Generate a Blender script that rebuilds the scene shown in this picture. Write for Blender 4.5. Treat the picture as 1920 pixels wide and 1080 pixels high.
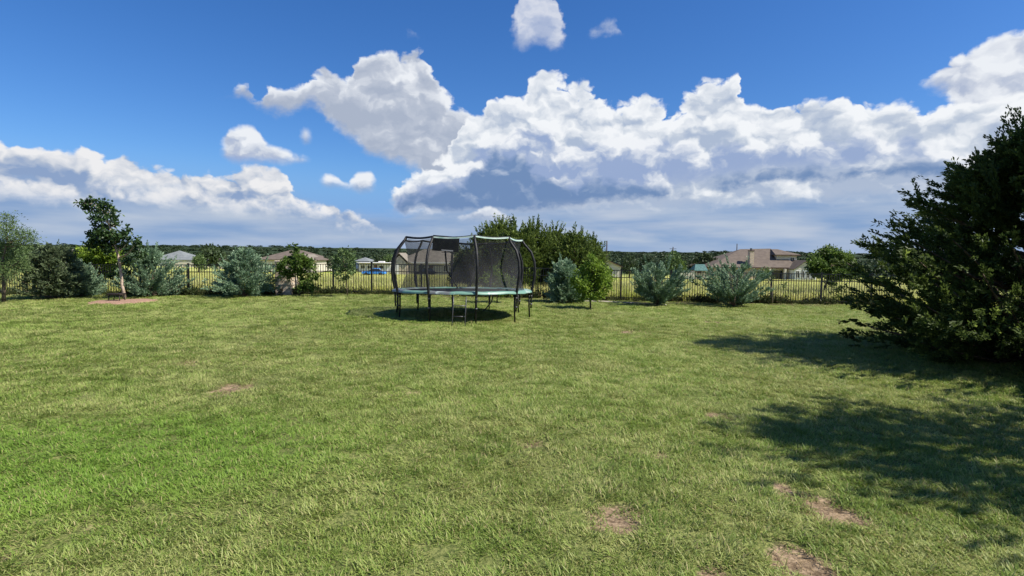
import bpy, bmesh, math, random
import numpy as np
from mathutils import Vector, Matrix, Euler
random.seed(7)
RNG = np.random.default_rng(11)
for _o in list(bpy.data.objects):
    bpy.data.objects.remove(_o)
SC = bpy.context.scene
COL = SC.collection

# ------------------------------------------------------------------ camera
EYE = 1.75
FPX = 1050.0                      # focal length in pixels of the 1920 px wide photograph
PITCH = math.atan((540 - 473.1) / FPX)
ROLL = math.radians(0.60)
cam_data = bpy.data.cameras.new('camera')
cam_data.sensor_width = 36.0
cam_data.lens = 36.0 * FPX / 1920.0
cam_data.clip_start = 0.05
cam_data.clip_end = 8000.0
cam = bpy.data.objects.new('camera', cam_data)
COL.objects.link(cam)
CAM_M = (Matrix.Translation((0, 0, EYE)) @ Matrix.Rotation(math.radians(90) - PITCH, 4, 'X')
         @ Matrix.Rotation(ROLL, 4, 'Z'))
cam.matrix_world = CAM_M
SC.camera = cam
CAM_R = CAM_M.to_3x3()


def ray(px, py):
    d = CAM_R @ Vector(((px - 960) / FPX, -(py - 540) / FPX, -1.0))
    return d.normalized()


def at(px, py, Y):
    """the point of the place seen at photograph pixel (px, py) at the distance Y"""
    d = ray(px, py)
    t = Y / d.y
    return Vector((d.x * t, Y, EYE + d.z * t))


# ------------------------------------------------------------------ light
SUN_EL = math.radians(49.0)
SUN_AZ = math.radians(106.0)        # from +Y towards +X: the sun stands to the right of the view
SUN_DIR = Vector((math.sin(SUN_AZ) * math.cos(SUN_EL), math.cos(SUN_AZ) * math.cos(SUN_EL), math.sin(SUN_EL)))
sun_data = bpy.data.lights.new('sun', 'SUN')
sun_data.energy = 5.0
sun_data.angle = math.radians(0.6)
sun_data.color = (1.0, 0.94, 0.84)
sun = bpy.data.objects.new('sun', sun_data)
COL.objects.link(sun)
sun.rotation_euler = SUN_DIR.to_track_quat('Z', 'Y').to_euler()
sun.location = (30, 0, 40)

vs = SC.view_settings
SC.display_settings.display_device = 'sRGB'
vs.view_transform = 'Standard'
vs.look = 'None'
vs.gamma = 1.0
vs.exposure = 0.64
vs.use_curve_mapping = False
SC.cycles.max_bounces = 7
SC.cycles.diffuse_bounces = 4
SC.cycles.glossy_bounces = 2
SC.cycles.transmission_bounces = 4
SC.cycles.transparent_max_bounces = 12
SC.cycles.caustics_reflective = False
SC.cycles.caustics_refractive = False
SC.cycles.sample_clamp_indirect = 4.0


# ------------------------------------------------------------------ node helper
class N:
    """a node socket with arithmetic"""
    nt = None

    def __init__(self, s):
        self.s = s

    @staticmethod
    def node(kind, **kw):
        n = N.nt.nodes.new(kind)
        for k, v in kw.items():
            setattr(n, k, v)
        return n

    @staticmethod
    def put(sock, v):
        if isinstance(v, N):
            N.nt.links.new(v.s, sock)
        else:
            sock.default_value = v

    @staticmethod
    def m(op, a, b=0.0, c=0.0, clamp=False):
        n = N.node('ShaderNodeMath', operation=op, use_clamp=clamp)
        N.put(n.inputs[0], a)
        N.put(n.inputs[1], b)
        N.put(n.inputs[2], c)
        return N(n.outputs[0])

    def __add__(self, o): return N.m('ADD', self, o)
    __radd__ = __add__
    def __sub__(self, o): return N.m('SUBTRACT', self, o)
    def __rsub__(self, o): return N.m('SUBTRACT', o, self)
    def __mul__(self, o): return N.m('MULTIPLY', self, o)
    __rmul__ = __mul__
    def __truediv__(self, o): return N.m('DIVIDE', self, o)
    def max(self, o): return N.m('MAXIMUM', self, o)
    def min(self, o): return N.m('MINIMUM', self, o)
    def pow(self, o): return N.m('POWER', self, o)
    def clamp(self): return N.m('ADD', self, 0.0, clamp=True)


def n_ramp(v, a, b, lo=0.0, hi=1.0, smooth=True):
    n = N.node('ShaderNodeMapRange', interpolation_type='SMOOTHSTEP' if smooth else 'LINEAR')
    n.clamp = True
    for i, x in enumerate((v, a, b, lo, hi)):
        N.put(n.inputs[i], x)
    return N(n.outputs[0])


def n_xyz(x, y, z=0.0):
    n = N.node('ShaderNodeCombineXYZ')
    N.put(n.inputs[0], x); N.put(n.inputs[1], y); N.put(n.inputs[2], z)
    return N(n.outputs[0])


def n_sep(v):
    n = N.node('ShaderNodeSeparateXYZ')
    N.put(n.inputs[0], v)
    return N(n.outputs[0]), N(n.outputs[1]), N(n.outputs[2])


def n_noise(vec, scale, detail=3.0, rough=0.5, dist=0.0, dim='3D', color=False):
    n = N.node('ShaderNodeTexNoise', noise_dimensions=dim)
    N.put(n.inputs['Vector'], vec)
    n.inputs['Scale'].default_value = scale
    n.inputs['Detail'].default_value = detail
    n.inputs['Roughness'].default_value = rough
    n.inputs['Distortion'].default_value = dist
    return N(n.outputs['Color' if color else 'Fac'])


def n_vor(vec, scale, detail=0.0, rough=0.5, dim='2D', lac=2.2):
    n = N.node('ShaderNodeTexVoronoi', voronoi_dimensions=dim, feature='F1')
    n.normalize = False
    N.put(n.inputs['Vector'], vec)
    n.inputs['Scale'].default_value = scale
    n.inputs['Detail'].default_value = detail
    n.inputs['Roughness'].default_value = rough
    n.inputs['Lacunarity'].default_value = lac
    return N(n.outputs['Distance'])


def n_mix(f, a, b):
    n = N.node('ShaderNodeMix', data_type='RGBA')
    N.put(n.inputs[0], f)
    N.put(n.inputs[6], a if isinstance(a, N) else (*a, 1.0))
    N.put(n.inputs[7], b if isinstance(b, N) else (*b, 1.0))
    return N(n.outputs[2])


def n_curve(v, pts):
    n = N.node('ShaderNodeFloatCurve')
    c = n.mapping.curves[0]
    pts = sorted(pts)
    n.mapping.use_clip = False
    while len(c.points) < len(pts):
        c.points.new(0.5, 0.5)
    for p, (x, y) in zip(c.points, pts):
        p.location = (x, y)
        p.handle_type = 'AUTO_CLAMPED'
    n.mapping.update()
    N.put(n.inputs['Value'], v)
    return N(n.outputs[0])


def lin(r, g, b):
    def f(c):
        c /= 255.0
        return c / 12.92 if c <= 0.04045 else ((c + 0.055) / 1.055) ** 2.4
    return (f(r), f(g), f(b))


# ------------------------------------------------------------------ sky
SKY_STRENGTH = 0.0643
world = bpy.data.worlds.new('World')
SC.world = world
world.use_nodes = True
world.cycles.sampling_method = 'MANUAL'
world.cycles.sample_map_resolution = 256
N.nt = world.node_tree
N.nt.nodes.clear()
w_out = N.node('ShaderNodeOutputWorld')
w_bg = N.node('ShaderNodeBackground')
w_bg.inputs['Strength'].default_value = SKY_STRENGTH
N.nt.links.new(w_bg.outputs[0], w_out.inputs[0])
w_sky = N.node('ShaderNodeTexSky', sky_type='NISHITA')
w_sky.sun_disc = False
w_sky.sun_elevation = SUN_EL
w_sky.sun_rotation = SUN_AZ
w_sky.air_density = 1.0
w_sky.dust_density = 0.6
w_sky.ozone_density = 2.5
w_tc = N.node('ShaderNodeTexCoord')
dx, dy, dz = n_sep(N(w_tc.outputs['Generated']))


def cl(r, g, b):           # a display colour as radiance before the background strength
    return tuple(c * 10.0 for c in lin(r, g, b))


# azimuth and elevation, both in degrees; azimuth folds over outside the view so that the clouds go on all round
az = N.m('ARCTAN2', dx, dy) * (180 / math.pi)
elv = N.m('ARCSINE', dz) * (180 / math.pi)
AZH = 50.0
u0 = N.m('PINGPONG', (az + AZH) / (2 * AZH), 1.0)
azf = u0 * (2 * AZH) - AZH
EMAX = 40.0


def px2uv(px, py):
    d = ray(px, py)
    return (math.degrees(math.atan2(d.x, d.y)) + AZH) / (2 * AZH), math.degrees(math.asin(d.z)) / EMAX


CLOUD_NODES = True
if CLOUD_NODES:
    pos = n_xyz(azf, elv * 1.15)
    wn = n_noise(pos, 0.30, 3.0, 0.5, color=True)
    wx, wy, wz = n_sep(wn)
    wn2 = n_noise(pos, 1.3, 2.0, 0.5, color=True)
    vx, vy, vz = n_sep(wn2)
    # warped coordinates: big slow folds and small ones
    qa = azf + (wx - 0.5) * 3.0 + (vx - 0.5) * 0.8
    qe = elv + (wy - 0.5) * 2.2 + (vy - 0.5) * 0.7

    def puffs(oa, oe):
        p = n_xyz(qa + oa, (qe + oe) * 1.35)
        d1 = n_vor(p, 0.34, 1.5, 0.45, lac=2.6)
        return (1.0 - d1 * d1) * 0.62

    def billow(oa, oe):
        return n_noise(n_xyz(qa + oa, (qe + oe) * 1.7), 0.26, 4.5, 0.5)

    pf = puffs(0.0, 0.0)
    lit = (pf - puffs(0.34, 0.60)) * 0.8 + (billow(0.0, 0.0) - billow(0.9, 1.5)) * 2.2   # > 0 where it faces the sun
    big = n_noise(n_xyz(azf, elv * 1.8), 0.14, 2.0, 0.5)
    fine = n_noise(n_xyz(azf, elv * 1.3), 0.8, 5.0, 0.58)
    soft = n_noise(n_xyz(azf * 0.35, elv * 1.6), 0.5, 3.0, 0.55)

    END = (2200, 900)

    def layer(col, top, bot, soft_top=0.62, soft_bot=1.6, bump=1.5, white=(236, 240, 246), grey=(190, 200, 218),
              base=(156, 172, 199), r0=0.0, r1=0.75, litk=1.0, opac=1.0, wob=1.0, edge=0.28, bias=0.0):
        tp = [px2uv(x, y) for x, y in top]
        bp = [px2uv(x, y) for x, y in bot]
        ue = (u0 + ((wx - 0.5) * 0.024 + (vx - 0.5) * 0.012) * wob)
        T = n_curve(ue, tp) * EMAX
        B = n_curve(ue, bp) * EMAX
        ee = elv + ((wy - 0.5) * 1.4) * wob
        dt = T - ee + (pf - 0.40) * bump + (fine - 0.5) * 1.0 * wob
        db = ee - B + (fine - 0.5) * 1.6 * wob
        a = n_ramp(dt, 0.0, soft_top) * n_ramp(db, 0.0, soft_bot)
        a = a * n_ramp(T - B, 0.05, 0.6) * opac
        if top[0][1] > 500:
            x0 = px2uv(top[2][0] + 2, 300)[0]
            a = a * n_ramp(ue, x0, x0 + 0.008)
        if top[-1][1] > 500:
            x1 = px2uv(top[-3][0] - 2, 300)[0]
            a = a * n_ramp(ue, x1, x1 - 0.008)
        r = (db / (dt.max(0.05) + db.max(0.05))).clamp()
        s = n_ramp(r, r0, r1)
        lum = (s * 0.62 + lit * (1.2 * litk) + (big - 0.5) * 0.7 + (fine - 0.5) * 0.35 + (0.17 + bias)
               + n_ramp(dt, 1.3, 0.0) * edge)
        c = n_mix(n_ramp(lum, -0.05, 0.5, smooth=False), cl(*base), cl(*grey))
        c = n_mix(n_ramp(lum, 0.40, 1.02, smooth=False), c, cl(*white))
        return n_mix(a, col, c)

    # clear sky: the Nishita sky behind the camera's stronger blue
    hs = N.node('ShaderNodeHueSaturation')
    hs.inputs['Saturation'].default_value = 1.26
    hs.inputs['Value'].default_value = 1.0
    N.nt.links.new(w_sky.outputs[0], hs.inputs['Color'])
    mulc = N.node('ShaderNodeMix', data_type='RGBA', blend_type='MULTIPLY')
    mulc.inputs[0].default_value = 1.0
    N.nt.links.new(hs.outputs[0], mulc.inputs[6])
    mulc.inputs[7].default_value = (0.76, 1.0, 1.36, 1.0)
    col = N(mulc.outputs[2])
    # pale lower sky in the gap between the banks
    col = n_mix(n_ramp(elv, 9.0, 3.0) * 0.85, col, cl(122, 166, 224))
    # grey stratus near the horizon
    st = n_noise(n_xyz(azf * 0.09, elv * 0.55), 1.0, 4.0, 0.5)
    stc = n_mix(n_ramp(st, 0.36, 0.68, smooth=False), cl(136, 165, 205), cl(184, 197, 216))
    top_low = n_ramp(azf, -24.0, -16.0, 5.8, 3.4) + n_ramp(azf, -12.0, -4.0, 0.0, 4.0) + (soft - 0.5) * 2.4
    col = n_mix(n_ramp(elv - top_low, 1.0, -1.2), col, stc)

    # far right bank and the cloud at the top
    col = layer(col, [(-200, 700), (1660, 330), (1700, 175), (1745, 148), (1790, 105), (1850, 75), (1920, 52), (2200, 30)],
                [(-200, 760), (1560, 460), (1640, 380), (1700, 180), (1750, 178), (1800, 225), (1850, 300), (2200, 330)],
                bump=1.1, soft_top=0.5, soft_bot=1.4, base=(176, 188, 212), grey=(205, 212, 226), wob=0.8)
    col = layer(col, [(-200, 700), (930, 90), (954, 50), (968, 10), (985, -50), (1030, -50), (1046, 10), (1060, 60), (1070, 110), END],
                [(-200, 760), (930, 80), (958, 92), (985, 104), (1010, 92), (1040, 102), (1060, 84), (1080, 120), (2200, 360)],
                bump=0.9, soft_top=1.2, soft_bot=1.3, base=(168, 182, 212), grey=(190, 200, 222), white=(222, 226, 236), wob=0.8, opac=0.88)
    col = layer(col, [(-200, 700), (1060, 120), (1090, 58), (1130, 38), (1150, 28), (1170, 70), (1200, 160), END],
                [(-200, 760), (1060, 130), (1090, 76), (1120, 74), (1150, 66), (1170, 80), (1260, 400), (2200, 400)],
                bump=0.6, soft_top=1.3, soft_bot=1.3, opac=0.7, wob=0.9)
    col = layer(col, [(-200, 700), (740, 120), (758, 72), (772, 48), (785, 66), (805, 66), (830, 160), END],
                [(-200, 760), (740, 150), (758, 80), (772, 78), (785, 80), (805, 76), (830, 200), (2200, 400)],
                bump=0.5, soft_top=1.4, soft_bot=1.4, opac=0.4, wob=0.9)
    # small clouds on the left
    col = layer(col, [(-200, 900), (380, 420), (408, 268), (425, 240), (455, 230), (480, 240), (498, 262), (545, 280), (590, 296), (620, 400), END],
                [(-200, 930), (380, 450), (408, 300), (430, 310), (480, 316), (560, 312), (590, 308), (620, 420), (2200, 930)],
                bump=0.7, soft_bot=1.2, wob=0.5, r1=0.65, base=(160, 176, 210), bias=-0.05)
    col = layer(col, [(-200, 900), (545, 420), (556, 246), (572, 236), (590, 246), (602, 420), END],
                [(-200, 930), (545, 440), (556, 268), (572, 278), (590, 270), (602, 440), (2200, 930)],
                bump=0.35, soft_top=0.8, soft_bot=1.1, wob=0.35, opac=0.85)
    col = layer(col, [(-200, 900), (575, 420), (592, 330), (612, 322), (636, 330), (648, 340), (662, 322), (690, 318), (712, 338), (728, 420), END],
                [(-200, 930), (575, 440), (592, 350), (615, 358), (640, 356), (680, 370), (712, 362), (728, 440), (2200, 930)],
                bump=0.45, soft_top=0.5, soft_bot=1.3, wob=0.4)
    # left bank: the back row, then a front row whose bases run into the haze
    LB = dict(base=(140, 163, 200), grey=(192, 201, 216), white=(238, 238, 240), bias=-0.08)
    col = layer(col, [(-300, 300), (-60, 258), (0, 248), (50, 250), (90, 272), (130, 282), (160, 272), (190, 292), (225, 288), (262, 306),
                      (320, 312), (380, 316), (430, 312), (470, 308), (525, 318), (548, 350), (590, 382), (615, 370), (645, 386), (690, 408), (730, 440), (820, 520), END],
                [(-300, 380), (0, 376), (150, 380), (300, 386), (420, 400), (520, 410), (600, 424), (700, 442), (740, 450), (820, 560), (2200, 930)],
                bump=1.6, soft_bot=2.0, r0=0.1, r1=0.8, **LB)
    col = layer(col, [(-300, 340), (0, 330), (60, 322), (130, 340), (210, 338), (260, 350), (330, 345), (400, 362), (470, 372), (540, 392), (610, 410), (680, 425), (740, 450), (820, 560), END],
                [(-300, 400), (0, 392), (200, 398), (420, 412), (520, 424), (600, 432), (700, 446), (740, 456), (820, 600), (2200, 930)],
                bump=1.3, soft_top=0.9, soft_bot=2.2, r0=0.15, r1=0.95, litk=1.3, opac=0.95, **{**LB, 'bias': 0.04})
    # big cloud left of the middle
    col = layer(col, [(-200, 900), (405, 420), (425, 170), (455, 158), (480, 176), (505, 160), (530, 168), (580, 136), (615, 130), (650, 145), (662, 116), (700, 100), (745, 98),
                      (785, 96), (805, 122), (830, 170), (865, 200), (900, 230), (960, 260), (1000, 420), END],
                [(-200, 930), (405, 440), (425, 186), (455, 194), (500, 218), (545, 226), (585, 210), (620, 244), (660, 268), (700, 296), (760, 326), (840, 350), (960, 360), (1000, 450), (2200, 930)],
                bump=1.7, soft_bot=1.5, r0=0.45, r1=1.25, base=(170, 181, 201), grey=(192, 200, 215), litk=0.75, bias=-0.04, edge=0.55)
    # the great bank right of the middle: back row
    col = layer(col, [(-200, 900), (690, 520), (722, 372), (735, 340), (775, 328), (800, 305), (840, 280), (870, 222), (905, 205), (935, 175), (975, 180), (995, 148), (1030, 134), (1065, 148),
                      (1100, 150), (1130, 172), (1170, 190), (1215, 178), (1262, 190), (1296, 176), (1318, 152), (1340, 142), (1358, 148), (1374, 134), (1386, 162), (1408, 194),
                      (1450, 186), (1530, 182), (1600, 182), (1680, 192), (1760, 190), (1840, 180), (1920, 150), (2200, 120)],
                [(-200, 930), (690, 560), (722, 400), (775, 405), (850, 412), (960, 410), (1080, 405), (1200, 400), (1400, 392), (1600, 385), (1750, 380), (1920, 380), (2200, 380)],
                bump=2.0, soft_bot=1.5, r0=0.2, r1=0.85, base=(172, 187, 211), grey=(204, 213, 226), white=(243, 246, 250), litk=0.95, bias=-0.10, edge=0.5)
    # its middle row, grey below its own bright tops
    col = layer(col, [(-200, 900), (690, 560), (730, 360), (790, 330), (850, 318), (905, 262), (950, 250), (985, 228), (1030, 236), (1062, 262), (1110, 258), (1160, 250), (1210, 262), (1270, 258),
                      (1330, 270), (1390, 262), (1450, 268), (1520, 252), (1600, 246), (1680, 252), (1760, 262), (1850, 270), (2200, 280)],
                [(-200, 930), (690, 600), (730, 410), (850, 404), (1000, 396), (1150, 376), (1300, 350), (1400, 335), (1500, 328), (1600, 322), (1750, 320), (2200, 330)],
                bump=1.9, soft_top=0.6, soft_bot=1.6, r0=0.25, r1=1.0, base=(150, 170, 208), grey=(186, 198, 220), white=(240, 243, 248), edge=0.42, bias=-0.2, litk=1.25, opac=0.93)
    # the dark base
    col = layer(col, [(-200, 900), (700, 560), (735, 366), (800, 350), (860, 338), (900, 300), (935, 268), (975, 280), (1010, 318), (1060, 330), (1150, 334), (1230, 340), (1290, 350), (1340, 330), (1430, 314), (1540, 306), (1640, 296), (1740, 294), (1840, 306), (2200, 330)],
                [(-200, 930), (700, 600), (735, 398), (850, 404), (1000, 398), (1100, 388), (1200, 378), (1300, 364), (1400, 352), (1500, 346), (1600, 340), (1750, 340), (2200, 360)],
                bump=1.7, soft_top=1.2, soft_bot=0.9, r0=0.5, r1=1.7, base=(112, 141, 184), grey=(146, 167, 200), white=(186, 198, 220), edge=0.0, bias=-0.42, opac=0.97)
    # low bright puffs under it
    col = layer(col, [(-200, 900), (800, 520), (850, 407), (875, 396), (915, 384), (940, 396), (970, 405), (1040, 520), END],
                [(-200, 930), (800, 540), (850, 416), (900, 424), (970, 420), (1040, 560), (2200, 930)],
                bump=0.6, soft_top=0.4, soft_bot=1.3, wob=0.5, opac=0.9)
    col = layer(col, [(-200, 900), (1080, 520), (1130, 424), (1180, 427), (1230, 434), (1270, 445), (1320, 560), END],
                [(-200, 930), (1080, 560), (1130, 436), (1180, 444), (1240, 448), (1270, 452), (1320, 600), (2200, 930)],
                bump=0.25, soft_top=0.9, soft_bot=0.9, wob=0.4, opac=0.6, white=(218, 218, 228))
    # thin pale streaks over the lower right
    stt = n_ramp(n_noise(n_xyz(azf * 0.05 - elv * 0.10, elv * 0.38), 1.0, 4.0, 0.5), 0.45, 0.68)
    col = n_mix(stt * n_ramp(elv, 6.5, 3.5) * n_ramp(azf, -4.0, 8.0) * 0.7, col, cl(198, 206, 220))
    # fade to the haze at the very horizon
    col = n_mix(n_ramp(elv, 1.6, -0.3) * 0.6, col, cl(146, 172, 210))
    N.put(w_bg.inputs['Color'], col)
else:
    N.nt.links.new(w_sky.outputs[0], w_bg.inputs['Color'])

# ================================================================== helpers for geometry
def sstep(v, a, b):
    t = np.clip((np.asarray(v, float) - a) / (b - a), 0, 1)
    return t * t * (3 - 2 * t)


_FX = np.array([-30, -20.3, -12.8, -5.5, 4.3, 10.3, 30.0])
_FZ = np.array([-0.17, -0.153, -0.09, 0.03, -0.13, -0.19, -0.22])
_RY = np.array([22, 26, 45, 80, 118, 200, 350, 700, 1100, 1700, 2600, 3600, 7000.0])
_RZ = np.array([0, -0.12, -0.95, -2.3, -3.35, -4.4, -6.5, -9.5, -9.0, -3.0, 5.0, 13.0, 13.0])


def vnoise(x, y, sc, seed=0):
    """smooth value noise in numpy"""
    x = np.asarray(x, float) * sc; y = np.asarray(y, float) * sc
    xi = np.floor(x); yi = np.floor(y)
    fx = x - xi; fy = y - yi
    fx = fx * fx * (3 - 2 * fx); fy = fy * fy * (3 - 2 * fy)

    def h(a, b):
        n = np.sin(a * 127.1 + b * 311.7 + seed * 74.7) * 43758.5453
        return n - np.floor(n)
    return ((h(xi, yi) * (1 - fx) + h(xi + 1, yi) * fx) * (1 - fy)
            + (h(xi, yi + 1) * (1 - fx) + h(xi + 1, yi + 1) * fx) * fy)


def gz(x, y):
    x = np.asarray(x, float); y = np.asarray(y, float)
    z = np.interp(x * 22.2 / np.clip(y, 22.2, None), _FX, _FZ) * sstep(y, 8, 20)
    z = z + np.interp(y, _RY, _RZ)
    z = z + (vnoise(x, y, 0.7, 3) - 0.5) * 0.05 * sstep(y, 1, 4) * (1 - sstep(y, 17, 21))
    z = z + (vnoise(x, y, 0.25, 5) - 0.5) * 0.05 * (1 - sstep(y, 12, 20))
    z = z + (vnoise(x, y, 0.004, 8) - 0.5) * 8 * sstep(y, 500, 1500) * 1.0
    z = z + (vnoise(x, y, 0.0016, 9) - 0.5) * 14 * sstep(y, 1200, 2600)
    return z


def gpt(px, py):
    """where the line of sight through a photograph pixel meets the ground"""
    d = ray(px, py)
    t = 1.0
    lo, hi = 0.5, 5000.0
    f = lambda t: EYE + d.z * t - float(gz(d.x * t, d.y * t))
    t = lo
    step = 0.1
    while t < hi and f(t) > 0:
        t += step
        step = max(0.1, t * 0.01)
    for _ in range(20):
        a = t - step
        m = t - step / 2
        if f(m) > 0:
            step = step / 2
        else:
            t = m; step = step / 2
    return Vector((d.x * t, d.y * t, float(gz(d.x * t, d.y * t))))


def gv(x, y, dz=0.0):
    return Vector((x, y, float(gz(x, y)) + dz))


def tag(o, label=None, cat=None, group=None, kind=None):
    if label: o['label'] = label
    if cat: o['category'] = cat
    if group: o['group'] = group
    if kind: o['kind'] = kind
    return o


def thing(name, loc, label, cat, group=None, rz=0.0):
    o = bpy.data.objects.new(name, None)
    COL.objects.link(o)
    o.location = loc
    o.rotation_euler = (0, 0, rz)
    o.empty_display_size = 0.2
    return tag(o, label, cat, group)


def link(name, me, parent=None, mat=None, loc=None):
    o = bpy.data.objects.new(name, me)
    COL.objects.link(o)
    if parent is not None:
        o.parent = parent
    if loc is not None:
        o.location = loc
    if mat is not None and not me.materials:
        me.materials.append(mat)
    return o


def np_mesh(name, V, F, smooth=False, attr=None):
    """mesh from arrays; F is (n, 3) or (n, 4)"""
    V = np.ascontiguousarray(V, dtype=np.float32); F = np.ascontiguousarray(F, dtype=np.int32)
    me = bpy.data.meshes.new(name)
    k = F.shape[1]
    me.vertices.add(len(V)); me.vertices.foreach_set('co', V.ravel())
    me.loops.add(F.size); me.loops.foreach_set('vertex_index', F.ravel())
    me.polygons.add(len(F))
    me.polygons.foreach_set('loop_start', np.arange(0, F.size, k, dtype=np.int32))
    me.polygons.foreach_set('loop_total', np.full(len(F), k, dtype=np.int32))
    if smooth:
        me.polygons.foreach_set('use_smooth', np.ones(len(F), dtype=bool))
    if attr:
        for an, av in attr.items():
            a = me.attributes.new(an, 'FLOAT', 'POINT')
            a.data.foreach_set('value', np.ascontiguousarray(av, dtype=np.float32))
    me.update(calc_edges=True)
    return me


class MB:
    """collects boxes, bars, tubes and loose polygons into one mesh"""
    def __init__(self):
        self.v = []; self.f = []; self.sm = []

    def add(self, vs, fs, smooth=False):
        n = len(self.v)
        self.v += [tuple(p) for p in vs]
        self.f += [tuple(i + n for i in f) for f in fs]
        self.sm += [smooth] * len(fs)
        return self

    def box(self, x0, x1, y0, y1, z0, z1, m=None):
        vs = [Vector(p) for p in ((x0, y0, z0), (x1, y0, z0), (x1, y1, z0), (x0, y1, z0),
                                  (x0, y0, z1), (x1, y0, z1), (x1, y1, z1), (x0, y1, z1))]
        if m is not None:
            vs = [m @ p for p in vs]
        return self.add(vs, [(0, 3, 2, 1), (4, 5, 6, 7), (0, 1, 5, 4), (1, 2, 6, 5), (2, 3, 7, 6), (3, 0, 4, 7)])

    def tube(self, pts, rad, sides=8, closed=False, cap=True):
        pts = [Vector(p) for p in pts]
        n = len(pts)
        if not isinstance(rad, (list, tuple)):
            rad = [rad] * n
        ring = []
        up = None
        for i in range(n):
            a = pts[(i - 1) % n] if (closed or i > 0) else pts[i]
            b = pts[(i + 1) % n] if (closed or i < n - 1) else pts[i]
            t = (b - a).normalized()
            if up is None:
                up = Vector((0, 0, 1)) if abs(t.z) < 0.9 else Vector((1, 0, 0))
            s = t.cross(up)
            if s.length < 1e-4:
                s = t.cross(Vector((1, 0, 0)))
            s.normalize()
            u = s.cross(t).normalized()
            up = u
            ring.append([pts[i] + (s * math.cos(q) + u * math.sin(q)) * rad[i]
                         for q in (2 * math.pi * k / sides for k in range(sides))])
        vs = [p for r in ring for p in r]
        fs = []
        m = n if closed else n - 1
        for i in range(m):
            j = (i + 1) % n
            for k in range(sides):
                l = (k + 1) % sides
                fs.append((i * sides + k, i * sides + l, j * sides + l, j * sides + k))
        self.add(vs, fs, True)
        if cap and not closed:
            base = len(self.v) - len(vs)
            self.f.append(tuple(base + k for k in range(sides))[::-1]); self.sm.append(False)
            self.f.append(tuple(base + (n - 1) * sides + k for k in range(sides))); self.sm.append(False)
        return self

    def mesh(self, name):
        me = bpy.data.meshes.new(name)
        me.from_pydata(self.v, [], self.f)
        me.polygons.foreach_set('use_smooth', self.sm)
        me.update()
        return me

    def build(self, name, mat, parent=None, loc=None, bevel=0.0):
        o = link(name, self.mesh(name), parent, mat, loc)
        if bevel:
            b = o.modifiers.new('bevel', 'BEVEL')
            b.width = bevel; b.segments = 2; b.limit_method = 'ANGLE'
        return o


# ================================================================== materials
def mat(name, color, rough=0.8, spec=0.3, metal=0.0, var=0.0, vscale=4.0, bump=0.0, bscale=40.0, second=None, coord='Object'):
    m = bpy.data.materials.new(name)
    m.use_nodes = True
    N.nt = m.node_tree
    b = N.nt.nodes['Principled BSDF']
    b.inputs['Roughness'].default_value = rough
    b.inputs['Metallic'].default_value = metal
    b.inputs['Specular IOR Level'].default_value = spec
    tc = N.node('ShaderNodeTexCoord')
    v = N(tc.outputs[coord])
    if var > 0 or second is not None:
        f = n_noise(v, vscale, 5.0, 0.6)
        sec = second if second is not None else tuple(c * (1 - var) for c in color)
        pri = color if second is not None else tuple(min(1, c * (1 + var * 0.6)) for c in color)
        N.put(b.inputs['Base Color'], n_mix(n_ramp(f, 0.35, 0.65), sec, pri))
    else:
        b.inputs['Base Color'].default_value = (*color, 1)
    if bump > 0:
        bn = N.node('ShaderNodeBump')
        bn.inputs['Strength'].default_value = bump
        bn.inputs['Distance'].default_value = 0.02
        N.put(bn.inputs['Height'], n_noise(v, bscale, 3.0, 0.6))
        N.nt.links.new(bn.outputs[0], b.inputs['Normal'])
    return m


def leaf_mat(name, dark, light, tip=None, trans=0.35, rough=0.55, nscale=1.3, attr='tone', spec=0.25):
    """foliage: colour follows a per-leaf tone and a slow noise; part of the light passes through the leaf"""
    m = bpy.data.materials.new(name)
    m.use_nodes = True
    N.nt = m.node_tree
    nt = N.nt
    b = nt.nodes['Principled BSDF']
    out = nt.nodes['Material Output']
    b.inputs['Roughness'].default_value = rough
    b.inputs['Specular IOR Level'].default_value = spec
    a = N.node('ShaderNodeAttribute'); a.attribute_name = attr
    tone = N(a.outputs['Fac'])
    g = N.node('ShaderNodeNewGeometry')
    nz = n_noise(N(g.outputs['Position']), nscale, 2.0, 0.5)
    f = (tone * 0.65 + (nz - 0.5) * 1.1 + 0.17).clamp()
    c = n_mix(f, dark, light)
    if tip is not None:
        c = n_mix(n_ramp(tone, 0.86, 0.97), c, tip)
    N.put(b.inputs['Base Color'], c)
    t = N.node('ShaderNodeBsdfTranslucent')
    N.put(t.inputs[0], c)
    mx = N.node('ShaderNodeMixShader')
    mx.inputs[0].default_value = trans
    nt.links.new(b.outputs[0], mx.inputs[1])
    nt.links.new(t.outputs[0], mx.inputs[2])
    nt.links.new(mx.outputs[0], out.inputs[0])
    return m


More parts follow.
